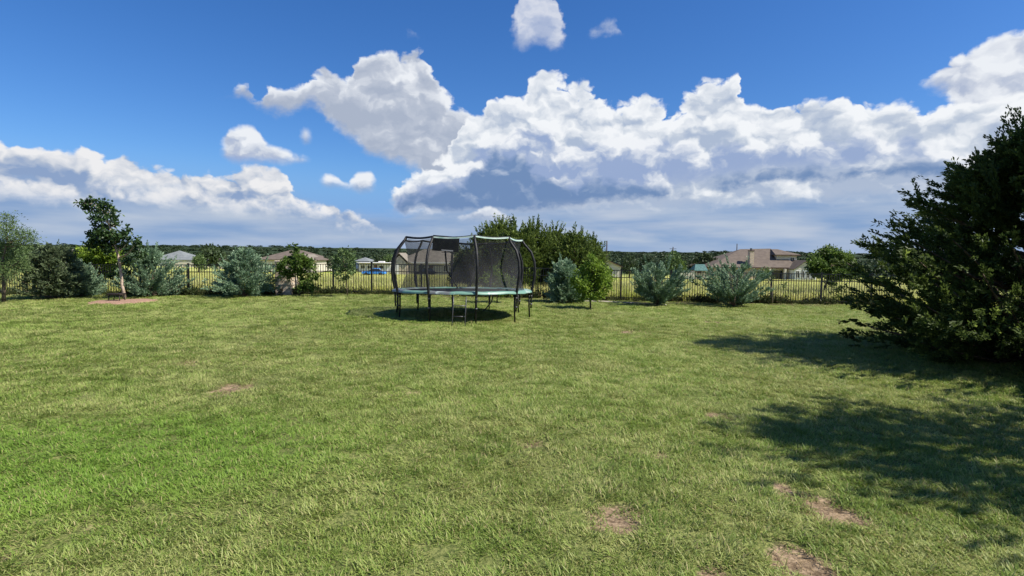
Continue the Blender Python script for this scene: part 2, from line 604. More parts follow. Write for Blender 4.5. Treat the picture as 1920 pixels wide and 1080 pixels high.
M = {}
M['bark'] = mat('bark', (0.16, 0.12, 0.09), 0.9, 0.1, var=0.5, vscale=14, bump=0.6, bscale=30)
M['bark_pale'] = mat('bark_pale', (0.42, 0.33, 0.25), 0.9, 0.1, var=0.35, vscale=14, bump=0.5, bscale=30)
M['black_steel'] = mat('black_steel', (0.012, 0.012, 0.013), 0.45, 0.4, var=0.3)
M['jun_dark'] = leaf_mat('juniper_leaf', (0.026, 0.048, 0.013), (0.115, 0.16, 0.034), (0.26, 0.33, 0.07), 0.40)
M['jun_mid'] = leaf_mat('cedar_leaf', (0.045, 0.078, 0.018), (0.17, 0.23, 0.045), (0.30, 0.36, 0.08), 0.34)
M['blue'] = leaf_mat('blue_leaf', (0.085, 0.15, 0.085), (0.29, 0.41, 0.25), (0.48, 0.60, 0.40), 0.2, nscale=2.5)
M['bluedark'] = leaf_mat('blue_grey_leaf', (0.06, 0.09, 0.045), (0.19, 0.24, 0.12), (0.30, 0.36, 0.20), 0.3, nscale=2.5)
M['oak'] = leaf_mat('oak_leaf', (0.018, 0.042, 0.014), (0.055, 0.10, 0.028), (0.12, 0.18, 0.05), 0.25, rough=0.4)
M['lime'] = leaf_mat('lime_leaf', (0.075, 0.145, 0.018), (0.27, 0.38, 0.045), (0.42, 0.52, 0.08), 0.42)
M['green'] = leaf_mat('green_leaf', (0.035, 0.075, 0.014), (0.15, 0.23, 0.04), (0.26, 0.34, 0.07), 0.38)
M['sage'] = leaf_mat('sage_leaf', (0.05, 0.10, 0.035), (0.18, 0.25, 0.085), (0.28, 0.36, 0.14), 0.3)
M['wood_far'] = leaf_mat('far_leaf', (0.016, 0.034, 0.014), (0.052, 0.078, 0.026), None, 0.15, nscale=0.05)
M['weed'] = leaf_mat('weed_leaf', (0.02, 0.035, 0.010), (0.08, 0.10, 0.030), (0.14, 0.09, 0.045), 0.25)

# ================================================================== ground
DIRT = [  # pixel centre, half width, half height in pixels (photograph), tilt in degrees in the picture
    (432, 728, 34, 11, 0), (1152, 968, 56, 26, -4), (1545, 945, 92, 22, 20), (1500, 1056, 70, 30, 30),
    (1342, 778, 34, 7, -4), (350, 680, 44, 5, -2), (776, 736, 24, 5, 0), (1470, 912, 60, 8, 14), (1345, 604, 32, 3, 0),
    (1335, 1078, 30, 16, 20), (1690, 958, 40, 9, 6), (40, 1028, 30, 9, 0), (180, 985, 24, 8, 0), (1185, 622, 30, 3, 0), (1000, 828, 26, 6, 0), (1230, 850, 34, 7, 10)]
DIRT_G = []
for (cx, cy, hw, hh, tl) in DIRT:
    c = gpt(cx, cy)
    a = gpt(cx + hw * math.cos(math.radians(tl)), cy + hw * math.sin(math.radians(tl))) - c
    b = gpt(cx, cy - hh) - gpt(cx, cy + hh)
    DIRT_G.append((c.x, c.y, math.atan2(a.y, a.x), a.length, max(0.12, b.length / 2), 1.0 if len(DIRT_G) in (0, 1, 2, 3) else 0.72))


def dirt_mask(x, y):
    """> 1 inside a bare patch, falling to 0 outside"""
    x = np.asarray(x, float); y = np.asarray(y, float)
    m = np.zeros_like(x)
    wob = (vnoise(x, y, 4.0, 2) - 0.5) * 0.9 + (vnoise(x, y, 11.0, 4) - 0.5) * 0.7
    for (cx, cy, an, ra, rb, st) in DIRT_G:
        dx_ = x - cx; dy_ = y - cy
        u = (dx_ * math.cos(an) + dy_ * math.sin(an)) / ra
        v = (-dx_ * math.sin(an) + dy_ * math.cos(an)) / rb
        m = np.maximum(m, (1.6 - np.sqrt(u * u + v * v)) * st + wob * 0.6)
    return np.clip(m, 0, 1.6)


def axis(near, step, far, ratio, fine=None):
    a = list(np.arange(0, near, step))
    s = step
    x = near
    while x < far:
        a.append(x)
        s *= ratio
        x += s
    a.append(far)
    return np.array(a)


ax = axis(9.0, 0.11, 4200.0, 1.09)
xs = np.concatenate([-ax[::-1], ax[1:]])
ys = np.concatenate([-axis(3.0, 0.5, 300.0, 1.4)[::-1], axis(24.0, 0.11, 5000.0, 1.06)[1:]])
GX, GY = np.meshgrid(xs, ys)
gx = GX.ravel(); gy = GY.ravel()
gzv = gz(gx, gy)
dm = dirt_mask(gx, gy) * (np.abs(gx) < 9) * (gy < 22) * (gy > 0)
gzv = gzv - 0.035 * np.clip(dm, 0, 1)
V = np.stack([gx, gy, gzv], 1)
nx, ny = len(xs), len(ys)
ii = (np.arange(ny - 1)[:, None] * nx + np.arange(nx - 1)[None, :]).ravel()
F = np.stack([ii, ii + 1, ii + nx + 1, ii + nx], 1)
me = np_mesh('ground', V, F, True, {'bare': dm})

gm = bpy.data.materials.new('ground')
gm.use_nodes = True
N.nt = gm.node_tree
gb = N.nt.nodes['Principled BSDF']
gb.inputs['Roughness'].default_value = 0.95
gb.inputs['Specular IOR Level'].default_value = 0.1
gg = N.node('ShaderNodeNewGeometry')
gp = N(gg.outputs['Position'])
px_, py_, pz_ = n_sep(gp)
at_ = N.node('ShaderNodeAttribute'); at_.attribute_name = 'bare'
bare = N(at_.outputs['Fac'])
n1 = n_noise(gp, 0.5, 5.0, 0.6)
n2 = n_noise(gp, 30.0, 4.0, 0.6)
n3 = n_noise(gp, 6.0, 4.0, 0.6)
thatch = n_mix(n_ramp(n2 * 0.6 + n_noise(gp, 90.0, 2.0, 0.6) * 0.4, 0.38, 0.62), (0.055, 0.075, 0.02), (0.23, 0.24, 0.08))
thatch = n_mix(n_ramp(n1, 0.4, 0.6) * 0.5, thatch, (0.075, 0.10, 0.025))
soil = n_mix(n_ramp(n3 * 0.4 + n2 * 0.6, 0.38, 0.62), (0.11, 0.076, 0.046), (0.34, 0.25, 0.16))
lawnc = n_mix(n_ramp(bare + (n2 - 0.5) * 0.5, 0.40, 0.75), thatch, soil)
f1 = n_noise(gp, 0.06, 5.0, 0.65)
fieldc = n_mix(n_ramp(f1, 0.35, 0.65), (0.26, 0.31, 0.06), (0.47, 0.45, 0.15))
fieldc = n_mix(n_ramp(n_noise(gp, 1.6, 4.0, 0.7), 0.45, 0.8) * 0.5, fieldc, (0.10, 0.14, 0.03))
gc = n_mix(n_ramp(py_, 22.2, 22.5), lawnc, fieldc)
farc = n_mix(n_noise(gp, 0.02, 6.0, 0.7), (0.012, 0.024, 0.010), (0.038, 0.056, 0.020))
ratio_ = px_ / py_.max(1.0)
reach = n_ramp(ratio_, -0.35, -0.50, 0.0, 62.0)      # the open field runs farther back on the left
gc = n_mix(n_ramp(py_ - reach + (f1 - 0.5) * 60, 128.0, 165.0), gc, farc)
N.put(gb.inputs['Base Color'], gc)
gbn = N.node('ShaderNodeBump')
gbn.inputs['Strength'].default_value = 0.7
gbn.inputs['Distance'].default_value = 0.035
N.put(gbn.inputs['Height'], n2 * 0.5 + n3)
N.nt.links.new(gbn.outputs[0], gb.inputs['Normal'])
ground = link('ground', me, None, gm)
tag(ground, kind='structure')

# ================================================================== grass
def blade_mesh(name, n, rad, lmin, lmax, wid, tilt, flow=0.5, segs=2, seed=1, tone=(0, 1)):
    r = np.random.default_rng(seed)
    a = r.uniform(0, 2 * np.pi, n); q = rad * np.sqrt(r.uniform(0, 1, n))
    base = np.stack([q * np.cos(a), q * np.sin(a), np.full(n, -0.004)], 1)
    L = r.uniform(lmin, lmax, n)
    az_ = r.uniform(0, 2 * np.pi, n)
    d = np.stack([np.cos(az_), np.sin(az_), np.zeros(n)], 1) * r.uniform(0.4, 1, n)[:, None]
    d[:, 0] += flow
    d /= np.linalg.norm(d, axis=1)[:, None] + 1e-6
    th = np.radians(r.uniform(tilt[0], tilt[1], n))
    bend = np.radians(r.uniform(8, 42, n))
    side = np.stack([-d[:, 1], d[:, 0], np.zeros(n)], 1)
    roll = r.uniform(-0.7, 0.7, n)
    side = side * np.cos(roll)[:, None] + np.array([0, 0, 1.0]) * np.sin(roll)[:, None] * 0.6
    w = wid * r.uniform(0.7, 1.3, n)
    P = [base]
    p = base.copy()
    for k in range(segs):
        t = th + bend * k / max(1, segs - 1) * 1.2
        t = np.minimum(t, np.radians(93))
        step = (L / segs)[:, None]
        p = p + (d * np.sin(t)[:, None] + np.array([0, 0, 1.0]) * np.cos(t)[:, None]) * step
        p[:, 2] = np.maximum(p[:, 2], 0.004)
        P.append(p.copy())
    vs, fs, tn = [], [], []
    tv = r.uniform(tone[0], tone[1], n)
    nv = (segs * 2 + 2)
    for k in range(segs + 1):
        ww = (w * (1.0 if k < segs else 0.12) * (0.8 if k == 0 else 1.0) / 2)[:, None]
        vs += [P[k] - side * ww, P[k] + side * ww]
    V = np.stack(vs, 1).reshape(-1, 3)
    b0 = np.arange(n) * nv
    for k in range(segs):
        fs.append(np.stack([b0 + 2 * k, b0 + 2 * k + 1, b0 + 2 * k + 3, b0 + 2 * k + 2], 1))
    F = np.concatenate(fs)
    return np_mesh(name, V, F, True, {'tone': np.repeat(tv, nv)})


def grass_mat(name, dark, light, dry, lush=None, dryk=0.35, trans=0.35):
    m = bpy.data.materials.new(name)
    m.use_nodes = True
    N.nt = m.node_tree
    nt = N.nt
    b = nt.nodes['Principled BSDF']; out = nt.nodes['Material Output']
    b.inputs['Roughness'].default_value = 0.5
    b.inputs['Specular IOR Level'].default_value = 0.25
    a = N.node('ShaderNodeAttribute'); a.attribute_name = 'tone'
    tone = N(a.outputs['Fac'])
    oi = N.node('ShaderNodeObjectInfo')
    rnd = N(oi.outputs['Random'])
    g = N.node('ShaderNodeNewGeometry')
    P = N(g.outputs['Position'])
    x, y, z = n_sep(P)
    nb = n_noise(P, 0.33, 4.0, 0.6)
    nm = n_noise(P, 1.7, 4.0, 0.6)
    f = (tone * 0.5 + rnd * 0.25 + (nm - 0.5) * 1.2 + 0.15).clamp()
    c = n_mix(f, dark, light)
    if lush is not None:
        ex = (x + 3.7) / 3.0; ey = (y - 4.5 - (x + 3.7) * 0.12) / 1.6
        el_ = 1.0 - (ex * ex + ey * ey).pow(0.5) + (nm - 0.5) * 0.6 + (nb - 0.5) * 0.8
        c = n_mix(n_ramp(el_, -0.1, 0.6) * 0.78, c, lush)
        c = n_mix(n_ramp(nb, 0.56, 0.72) * 0.5, c, lush)
        dryk_ = n_ramp(nb * 0.5 + nm * 0.5 + tone * 0.22 + rnd * 0.06, 0.57, 0.74) * (1.0 - n_ramp(el_, 0.0, 0.4))
        c = n_mix(dryk_ * dryk * 2, c, dry)
        c = n_mix(n_ramp(tone, 0.90, 0.95) * 0.75, c, (0.42, 0.33, 0.17))
    else:
        c = n_mix(n_ramp(nb * 0.6 + tone * 0.4, 0.4, 0.62) * dryk * 2, c, dry)
    N.put(b.inputs['Base Color'], c)
    t = N.node('ShaderNodeBsdfTranslucent')
    N.put(t.inputs[0], c)
    mx = N.node('ShaderNodeMixShader')
    mx.inputs[0].default_value = trans
    nt.links.new(b.outputs[0], mx.inputs[1]); nt.links.new(t.outputs[0], mx.inputs[2])
    nt.links.new(mx.outputs[0], out.inputs[0])
    return m


def scatter(name, P, rot, scl, idx, sources, label=None):
    """one object of points, each carrying an instance of one of the source tufts"""
    me = bpy.data.meshes.new(name)
    me.vertices.add(len(P))
    me.vertices.foreach_set('co', np.ascontiguousarray(P, dtype=np.float32).ravel())
    a = me.attributes.new('rot', 'FLOAT_VECTOR', 'POINT'); a.data.foreach_set('vector', np.ascontiguousarray(rot, dtype=np.float32).ravel())
    a = me.attributes.new('scl', 'FLOAT_VECTOR', 'POINT'); a.data.foreach_set('vector', np.ascontiguousarray(scl, dtype=np.float32).ravel())
    a = me.attributes.new('idx', 'INT', 'POINT'); a.data.foreach_set('value', np.ascontiguousarray(idx, dtype=np.int32))
    o = bpy.data.objects.new(name, me)
    COL.objects.link(o)
    ng = bpy.data.node_groups.new(name + '_nodes', 'GeometryNodeTree')
    ng.interface.new_socket('Geometry', in_out='INPUT', socket_type='NodeSocketGeometry')
    ng.interface.new_socket('Geometry', in_out='OUTPUT', socket_type='NodeSocketGeometry')
    nd = ng.nodes
    gi = nd.new('NodeGroupInput'); go = nd.new('NodeGroupOutput')
    inst = nd.new('GeometryNodeInstanceOnPoints')
    join = nd.new('GeometryNodeJoinGeometry')
    for s in sources:
        oi = nd.new('GeometryNodeObjectInfo')
        oi.inputs['Object'].default_value = s
        oi.inputs['As Instance'].default_value = True
        ng.links.new(oi.outputs['Geometry'], join.inputs[0])

    def attr(nm, ty):
        n = nd.new('GeometryNodeInputNamedAttribute')
        n.data_type = ty
        n.inputs[0].default_value = nm
        return [q for q in n.outputs if q.enabled][0] if ty != 'INT' else n.outputs[0]
    ng.links.new(gi.outputs[0], inst.inputs['Points'])
    ng.links.new(join.outputs[0], inst.inputs['Instance'])
    inst.inputs['Pick Instance'].default_value = True
    ng.links.new(attr('idx', 'INT'), inst.inputs['Instance Index'])
    ng.links.new(attr('rot', 'FLOAT_VECTOR'), inst.inputs['Rotation'])
    ng.links.new(attr('scl', 'FLOAT_VECTOR'), inst.inputs['Scale'])
    ng.links.new(inst.outputs[0], go.inputs[0])
    md = o.modifiers.new('scatter', 'NODES')
    md.node_group = ng
    return o


def source(name, me, m):
    me.materials.append(m)
    return bpy.data.objects.new(name, me)


M['lawn'] = grass_mat('lawn_blade', (0.105, 0.18, 0.026), (0.36, 0.46, 0.095), (0.43, 0.42, 0.18), (0.16, 0.285, 0.034), dryk=0.30)
M['straw'] = grass_mat('dead_blade', (0.22, 0.16, 0.09), (0.42, 0.33, 0.19), (0.4, 0.3, 0.16), None)
M['field'] = grass_mat('field_blade', (0.24, 0.31, 0.05), (0.52, 0.56, 0.13), (0.72, 0.66, 0.30), None, dryk=0.45, trans=0.45)

SRC_LAWN = [source('lawn_tuft', blade_mesh('lawn_tuft', 64, 0.10, 0.025, 0.056, 0.0045, (15, 70), 0.45, 2, 20 + k), M['lawn']) for k in range(6)]
SRC_LAWN += [source('long_tuft', blade_mesh('long_tuft', 46, 0.085, 0.048, 0.085, 0.005, (15, 62), 0.7, 3, 40 + k), M['lawn']) for k in range(3)]
SRC_DEAD = [source('dead_tuft', blade_mesh('dead_tuft', 22, 0.10, 0.02, 0.07, 0.003, (55, 88), 0.2, 2, 60 + k), M['straw']) for k in range(3)]
SRC_FIELD = [source('field_tuft', blade_mesh('field_tuft', 60, 0.32, 0.28, 0.70, 0.014, (2, 28), 0.3, 3, 80 + k), M['field']) for k in range(5)]


def fan_points(y0, y1, dens, half=0.99, pad=1.3):
    area_n = int(dens * (y1 - y0) * 2 * (half * y1 + pad))
    x = RNG.uniform(-(half * y1 + pad), half * y1 + pad, area_n)
    y = RNG.uniform(y0, y1, area_n)
    k = np.abs(x) < half * y + pad
    return x[k], y[k]


X, Y, S = [], [], []
for (y0, y1, dens, sc) in ((1.4, 4.5, 235, 0.95), (4.5, 7.5, 190, 1.0), (7.5, 11, 130, 1.15), (11, 16, 80, 1.35), (16, 22.4, 52, 1.6)):
    x, y = fan_points(y0, y1, dens)
    X.append(x); Y.append(y); S.append(np.full(len(x), sc))
X = np.concatenate(X); Y = np.concatenate(Y); S = np.concatenate(S)
bm_ = dirt_mask(X, Y)
mul_c = gpt(232, 566)
in_mulch = ((X - mul_c.x) / 1.05) ** 2 + ((Y - mul_c.y) / 0.95) ** 2 < 1
keep = (bm_ + RNG.uniform(-0.32, 0.32, len(X)) < 0.72) & ~in_mulch
hn = vnoise(X, Y, 1.1, 21) * 0.55 + vnoise(X, Y, 3.5, 22) * 0.45
lushk = np.clip(1 - np.sqrt(((X + 3.7) / 3.0) ** 2 + ((Y - 4.5) / 1.6) ** 2), 0, 1) > 0.05
thin = vnoise(X, Y, 2.2, 31) * 0.5 + vnoise(X, Y, 7.0, 32) * 0.5
keep &= (thin > 0.29) | (RNG.uniform(0, 1, len(X)) < 0.5)
X, Y, S, hn, lushk, bmk = X[keep], Y[keep], S[keep], hn[keep], lushk[keep], bm_[keep]
n = len(X)
Z = gz(X, Y) - 0.035 * np.clip(bmk, 0, 1)
ang = vnoise(X, Y, 0.45, 51) * 5.0 + vnoise(X, Y, 1.6, 52) * 3.0 + RNG.normal(0, 1.5, n)
rot = np.stack([RNG.normal(0, 0.05, n), RNG.normal(0, 0.05, n), ang], 1)
hgt = np.clip(0.58 + hn * 0.42, 0.5, 1.05) * RNG.uniform(0.8, 1.25, n)
hgt[lushk] *= 0.8
scl = np.stack([S, S, S ** 0.5 * hgt], 1)
idx = np.where((hn + RNG.normal(0, 0.16, n) > 0.66) & ~lushk & (Y < 12), RNG.integers(6, 9, n), RNG.integers(0, 6, n))
# join geometry may hand its instances over in reverse order, so the index only ever chooses among look-alike tufts
lawn = scatter('lawn_grass', np.stack([X, Y, Z], 1), rot, scl, idx, SRC_LAWN)
tag(lawn, 'short mown green lawn grass with drier yellowish tufts', 'grass', kind='stuff')

# dead stalks on and round the bare patches
x, y = fan_points(1.6, 12, 200)
dmk = dirt_mask(x, y)
k = (dmk > 0.25) & (RNG.uniform(0, 1, len(x)) < 0.55)
x, y = x[k], y[k]
n = len(x)
dead = scatter('dead_grass', np.stack([x, y, gz(x, y) - 0.035 * np.clip(dmk[k], 0, 1)], 1), np.stack([np.zeros(n), np.zeros(n), RNG.uniform(0, 6.28, n)], 1),
               np.repeat(RNG.uniform(0.7, 1.2, n)[:, None], 3, 1), RNG.integers(0, 3, n), SRC_DEAD)
tag(dead, 'dry straw coloured stalks lying on the bare reddish soil patches', 'grass', kind='stuff')

# the field of tall grass beyond the fence
X, Y, S = [], [], []
for (y0, y1, dens, sc) in ((22.7, 30, 13, 0.85), (30, 45, 7, 1.0), (45, 75, 2.4, 1.35), (75, 118, 0.9, 1.9)):
    x, y = fan_points(y0, y1, dens)
    X.append(x); Y.append(y); S.append(np.full(len(x), sc))
X = np.concatenate(X); Y = np.concatenate(Y); S = np.concatenate(S)
n = len(X)
scl = np.stack([S, S, np.where(Y > 45, 0.55, 1.0) * S ** 0.35 * (0.55 + vnoise(X, Y, 0.25, 77) * 0.7) * RNG.uniform(0.7, 1.2, n)], 1)
field = scatter('field_grass', np.stack([X, Y, gz(X, Y)], 1), np.stack([np.zeros(n), np.zeros(n), RNG.uniform(-1, 1, n)], 1), scl,
                RNG.integers(0, 5, n), SRC_FIELD)
tag(field, 'tall yellow green meadow grass filling the field beyond the fence', 'grass', kind='stuff')

# ================================================================== fence
FY = 22.2
M['stone'] = mat('limestone', (0.62, 0.54, 0.42), 0.9, 0.1, second=(0.36, 0.27, 0.19), vscale=3.0, bump=0.7, bscale=18)
M['mortar'] = mat('mortar', (0.42, 0.38, 0.32), 0.95, 0.1, var=0.2)
FH = 1.22
col_x = at(538, 540, FY).x
picket_me = MB().box(-0.009, 0.009, -0.009, 0.009, 0.04, FH - 0.012).mesh('picket')
picket_me.materials.append(M['black_steel'])
post_me = MB().box(-0.03, 0.03, -0.03, 0.03, -0.05, FH + 0.04).mesh('post')
post_me.materials.append(M['black_steel'])
cap_me = MB().box(-0.036, 0.036, -0.036, 0.036, FH + 0.041, FH + 0.062).mesh('post_cap')
cap_me.materials.append(M['black_steel'])


def fence_run(x0, x1, posts, label):
    t = thing('picket_fence', gv(x0, FY), label, 'fence', 'black picket fence runs closing the yard')
    o0 = t.location.copy()
    nn = int((x1 - x0) / 0.1)
    for k in range(nn):
        x = x0 + 0.05 + k * (x1 - x0) / nn
        if min(abs(x - q) for q in posts) < 0.035:
            continue
        o = link('picket', picket_me, t)
        o.location = gv(x, FY) - o0
    for x in posts:
        o = link('post', post_me, t)
        o.location = gv(x, FY) - o0
        c = link('post_cap', cap_me, o)
    for h in (FH - 0.02, FH - 0.30, 0.12):
        b = MB()
        n_ = max(2, int((x1 - x0) / 1.9))
        for k in range(n_):
            xa = x0 + (x1 - x0) * k / n_; xb = x0 + (x1 - x0) * (k + 1) / n_
            a = gv(xa, FY, h) - o0; c = gv(xb, FY, h) - o0
            b.add([(a.x, -0.016, a.z), (c.x, -0.016, c.z), (c.x, 0.016, c.z), (a.x, 0.016, a.z),
                   (a.x, -0.016, a.z + .03), (c.x, -0.016, c.z + .03), (c.x, 0.016, c.z + .03), (a.x, 0.016, a.z + .03)],
                  [(0, 3, 2, 1), (4, 5, 6, 7), (0, 1, 5, 4), (2, 3, 7, 6), (1, 2, 6, 5), (3, 0, 4, 7)])
        b.build('rail', M['black_steel'], t)
    return t


def fx(px):
    return at(px, 540, FY).x


left_posts = [fx(p) for p in (-30, 64, 172, 264, 354, 446)]
fence_run(fx(-60), col_x - 0.29, left_posts, 'black metal picket fence left of the stone pillar, behind the oak')
right_posts = [fx(p) for p in (625, 697, 790, 882, 976, 1070, 1164, 1258, 1352, 1446, 1540, 1634)]
fence_run(col_x + 0.29, fx(1680), right_posts, 'black metal picket fence right of the stone pillar, behind the trampoline')

# stone pillar between the two runs
t = thing('stone_pillar', gv(col_x, FY - 0.05), 'squat pale limestone pillar half hidden by a small tree in the fence line', 'pillar')
MB().box(-0.25, 0.25, -0.25, 0.25, -0.1, 1.30).build('core', M['mortar'], t)
r_ = random.Random(4)
stone_mes = []
for k in range(7):
    w_, h_, d_ = r_.uniform(0.15, 0.27), 0.135, 0.06
    b = MB().box(-w_ / 2, w_ / 2, -d_, 0, 0.0, h_)
    me_ = b.mesh('stone_block')
    for v in me_.vertices:
        v.co += Vector((r_.uniform(-.008, .008), r_.uniform(-.012, .004) if v.co.y < -0.01 else 0, r_.uniform(-.006, .006)))
    me_.materials.append(M['stone'])
    stone_mes.append((w_, me_))
for side in range(4):
    rz_ = side * math.pi / 2
    z_ = -0.03
    while z_ < 1.22:
        x_ = -0.29
        while x_ < 0.26:
            w_, me_ = r_.choice(stone_mes)
            o = link('stone_block', me_, t)
            cx_ = min(x_ + w_ / 2, 0.30 - w_ / 2)
            o.location = Matrix.Rotation(rz_, 3, 'Z') @ Vector((cx_, -0.252, z_ + r_.uniform(-.004, .004)))
            o.rotation_euler = (0, 0, rz_)
            x_ += w_ + 0.012
        z_ += 0.15
MB().box(-0.33, 0.33, -0.33, 0.33, 1.30, 1.37).build('cap', M['stone'], t, bevel=0.012)

# ================================================================== trampoline
TC = Vector(((867 - 960) / FPX * 15.5 + 0.01, 15.5, 0))
TC.z = float(gz(TC.x, TC.y))
tr = thing('trampoline', TC, 'round black trampoline with curved enclosure poles and green topped net on the lawn', 'trampoline')
M['pole_pad'] = mat('pole_padding', (0.016, 0.016, 0.017), 0.55, 0.3, var=0.5, vscale=9, bump=0.3, bscale=14)
M['tramp_mat'] = mat('jumping_mat', (0.012, 0.012, 0.014), 0.7, 0.2)
M['steel'] = mat('galvanised_steel', (0.10, 0.10, 0.105), 0.4, 0.5, metal=0.3, var=0.3)
M['mint'] = mat('mint_fabric', (0.50, 0.60, 0.55), 0.6, 0.3, second=(0.30, 0.44, 0.38), vscale=5)
# padding cloth printed in mint, white and dark marbled areas
pm = bpy.data.materials.new('pad_fabric'); pm.use_nodes = True
N.nt = pm.node_tree
pb = N.nt.nodes['Principled BSDF']; pb.inputs['Roughness'].default_value = 0.42
tc_ = N.node('ShaderNodeTexCoord'); ov = N(tc_.outputs['Object'])
na = n_noise(ov, 0.75, 3.0, 0.55, 0.6)
nb_ = n_noise(ov, 2.0, 3.0, 0.6, 1.2)
cc = n_mix(n_ramp(na, 0.44, 0.52), (0.13, 0.14, 0.14), (0.14, 0.27, 0.21))
cc = n_mix(n_ramp(nb_, 0.52, 0.62), cc, (0.36, 0.43, 0.40))
N.put(pb.inputs['Base Color'], cc)
M['pad'] = pm
# safety net: woven mesh, about half of it open
nm_ = bpy.data.materials.new('safety_net'); nm_.use_nodes = True
N.nt = nm_.node_tree
nb2 = N.nt.nodes['Principled BSDF']
nb2.inputs['Base Color'].default_value = (0.018, 0.018, 0.02, 1); nb2.inputs['Roughness'].default_value = 0.7
tr_ = N.node('ShaderNodeBsdfTransparent')
mx_ = N.node('ShaderNodeMixShader')
tcn = N.node('ShaderNodeTexCoord')
NZ = n_noise(N(tcn.outputs['Object']), 1.3, 3.0, 0.6)
N.put(mx_.inputs[0], n_ramp(NZ, 0.3, 0.7, 0.36, 0.50))
N.nt.links.new(tr_.outputs[0], mx_.inputs[1]); N.nt.links.new(nb2.outputs[0], mx_.inputs[2])
N.nt.links.new(mx_.outputs[0], N.nt.nodes['Material Output'].inputs[0])
M['net'] = nm_

RM, ZM = 1.85, 0.70
ANG = [math.radians(a) for a in (-21, 15, 51, 87, 123, 159, -165, -129, -93, -57)]


def pol(a, r, z):
    return Vector((r * math.sin(a), -r * math.cos(a), z + 0.030 * r * math.cos(a) * min(1.0, z / 0.7)))


def lz(p):  # ground under a point of the trampoline, in its own frame
    return float(gz(TC.x + p.x, TC.y + p.y)) - TC.z


MB().tube([pol(2 * math.pi * k / 64, RM, ZM) for k in range(64)], 0.026, 8, closed=True).build('frame_ring', M['steel'], tr)
rr = random.Random(9)
tops = []
for k, a in enumerate(ANG):
    foot = pol(a, RM + 0.01, 0); foot.z = lz(foot) + 0.0
    MB().tube([pol(a, RM - 0.01, ZM - 0.02), pol(a, RM - 0.01, 0.3), foot], [0.022, 0.021, 0.021], 8).build('leg', M['black_steel'], tr)
    tz = 2.10 + rr.uniform(-0.03, 0.04)
    rt = 1.66 + rr.uniform(-0.04, 0.04)
    da = rr.uniform(-0.02, 0.02)
    pts = [pol(a, RM + 0.045, 0.24), pol(a, RM + 0.05, 0.5), pol(a, RM + 0.06, 0.72), pol(a, RM + 0.11, 0.98), pol(a + da * .4, RM + 0.145, 1.25),
           pol(a + da * .6, RM + 0.12, 1.52), pol(a + da * .8, RM + 0.03, 1.78), pol(a + da, rt + 0.07, 1.99), pol(a + da, rt, tz)]
    po = MB().tube(pts, [0.02, 0.022, 0.034, 0.036, 0.034, 0.034, 0.033, 0.032, 0.03], 8).build('enclosure_pole', M['pole_pad'], tr)
    MB().tube([pol(a, RM + 0.045, 0.34), pol(a, RM + 0.045, 0.37)], 0.034, 8).build('bracket', M['steel'], po)
    MB().tube([pol(a, RM + 0.045, 0.56), pol(a, RM + 0.045, 0.59)], 0.036, 8).build('bracket', M['steel'], po)
    tops.append(pol(a + da, rt, tz))
# a slanted net pole seen inside the back of the enclosure, and the loose leg below it
MB().tube([pol(math.radians(171), 1.58, 1.98), pol(math.radians(175), 1.72, 1.7), pol(math.radians(173), 1.86, 1.35), pol(math.radians(176), 1.86, 1.0),
           pol(math.radians(180), 1.76, 0.72)], 0.022, 8).build('enclosure_pole', M['steel'], tr)
p0 = pol(math.radians(146), 1.5, 0.68); p1 = pol(math.radians(148), 1.42, 0.3); p2 = pol(math.radians(155), 1.2, 0.0); p2.z = lz(p2)
MB().tube([p0, p1, p2], 0.02, 8).build('leg', M['steel'], tr)
# top ring: padded tube sagging between the poles, with a mint strip under it
for k in range(len(ANG)):
    a, b = tops[k], tops[(k + 1) % len(ANG)]
    seg = []
    for q in range(9):
        s_ = q / 8
        p = a.lerp(b, s_)
        sag = math.sin(math.pi * s_)
        p.z -= 0.035 * sag
        p.x *= 1 - 0.01 * sag; p.y *= 1 - 0.01 * sag
        seg.append(p)
    MB().tube(seg, 0.024, 8).build('top_ring', M['pole_pad'], tr)
    vs_, fs_ = [], []
    for q, p in enumerate(seg):
        o_ = Vector((p.x, p.y, 0)).normalized()
        vs_ += [p + o_ * 0.026 + Vector((0, 0, 0.004)), p + o_ * 0.030 + Vector((0, 0, -0.030)), p + o_ * 0.012 + Vector((0, 0, -0.030)), p + o_ * 0.008 + Vector((0, 0, 0.0))]
    for q in range(8):
        for j in range(4):
            j2 = (j + 1) % 4
            fs_.append((q * 4 + j, q * 4 + j2, q * 4 + 4 + j2, q * 4 + 4 + j))
    fs_ += [(3, 2, 1, 0), (32, 33, 34, 35)]
    front = min(a.y, b.y) < 0.1
    if k not in (7,):
        MB().add(vs_, fs_).build('top_trim', M['mint'] if k in (0, 1, 2) else M['pole_pad'], tr)
# net, pulled inwards between its upper and lower edges
nv, nh = 10, 100
vs_, fs_ = [], []
top_an = [math.atan2(p.x, -p.y) for p in tops]
for i in range(nv + 1):
    s_ = i / nv
    for k in range(nh):
        a = 2 * math.pi * k / nh
        near = min(abs((a - t0_ + math.pi) % (2 * math.pi) - math.pi) for t0_ in top_an) / math.radians(18)
        r0_ = 1.72 * (1 - s_) + 1.60 * s_ - 0.13 * math.sin(math.pi * s_) - 0.035 * near * math.sin(math.pi * s_) - (0.03 * near * s_)
        r0_ += 0.012 * math.sin(a * 23 + i)
        zz = 0.70 + s_ * (2.07 - 0.05 * near - 0.70)
        vs_.append(pol(a, r0_, zz))
for i in range(nv):
    for k in range(nh):
        k2 = (k + 1) % nh
        fs_.append((i * nh + k, i * nh + k2, (i + 1) * nh + k2, (i + 1) * nh + k))
MB().add(vs_, fs_, True).build('safety_net', M['net'], tr)
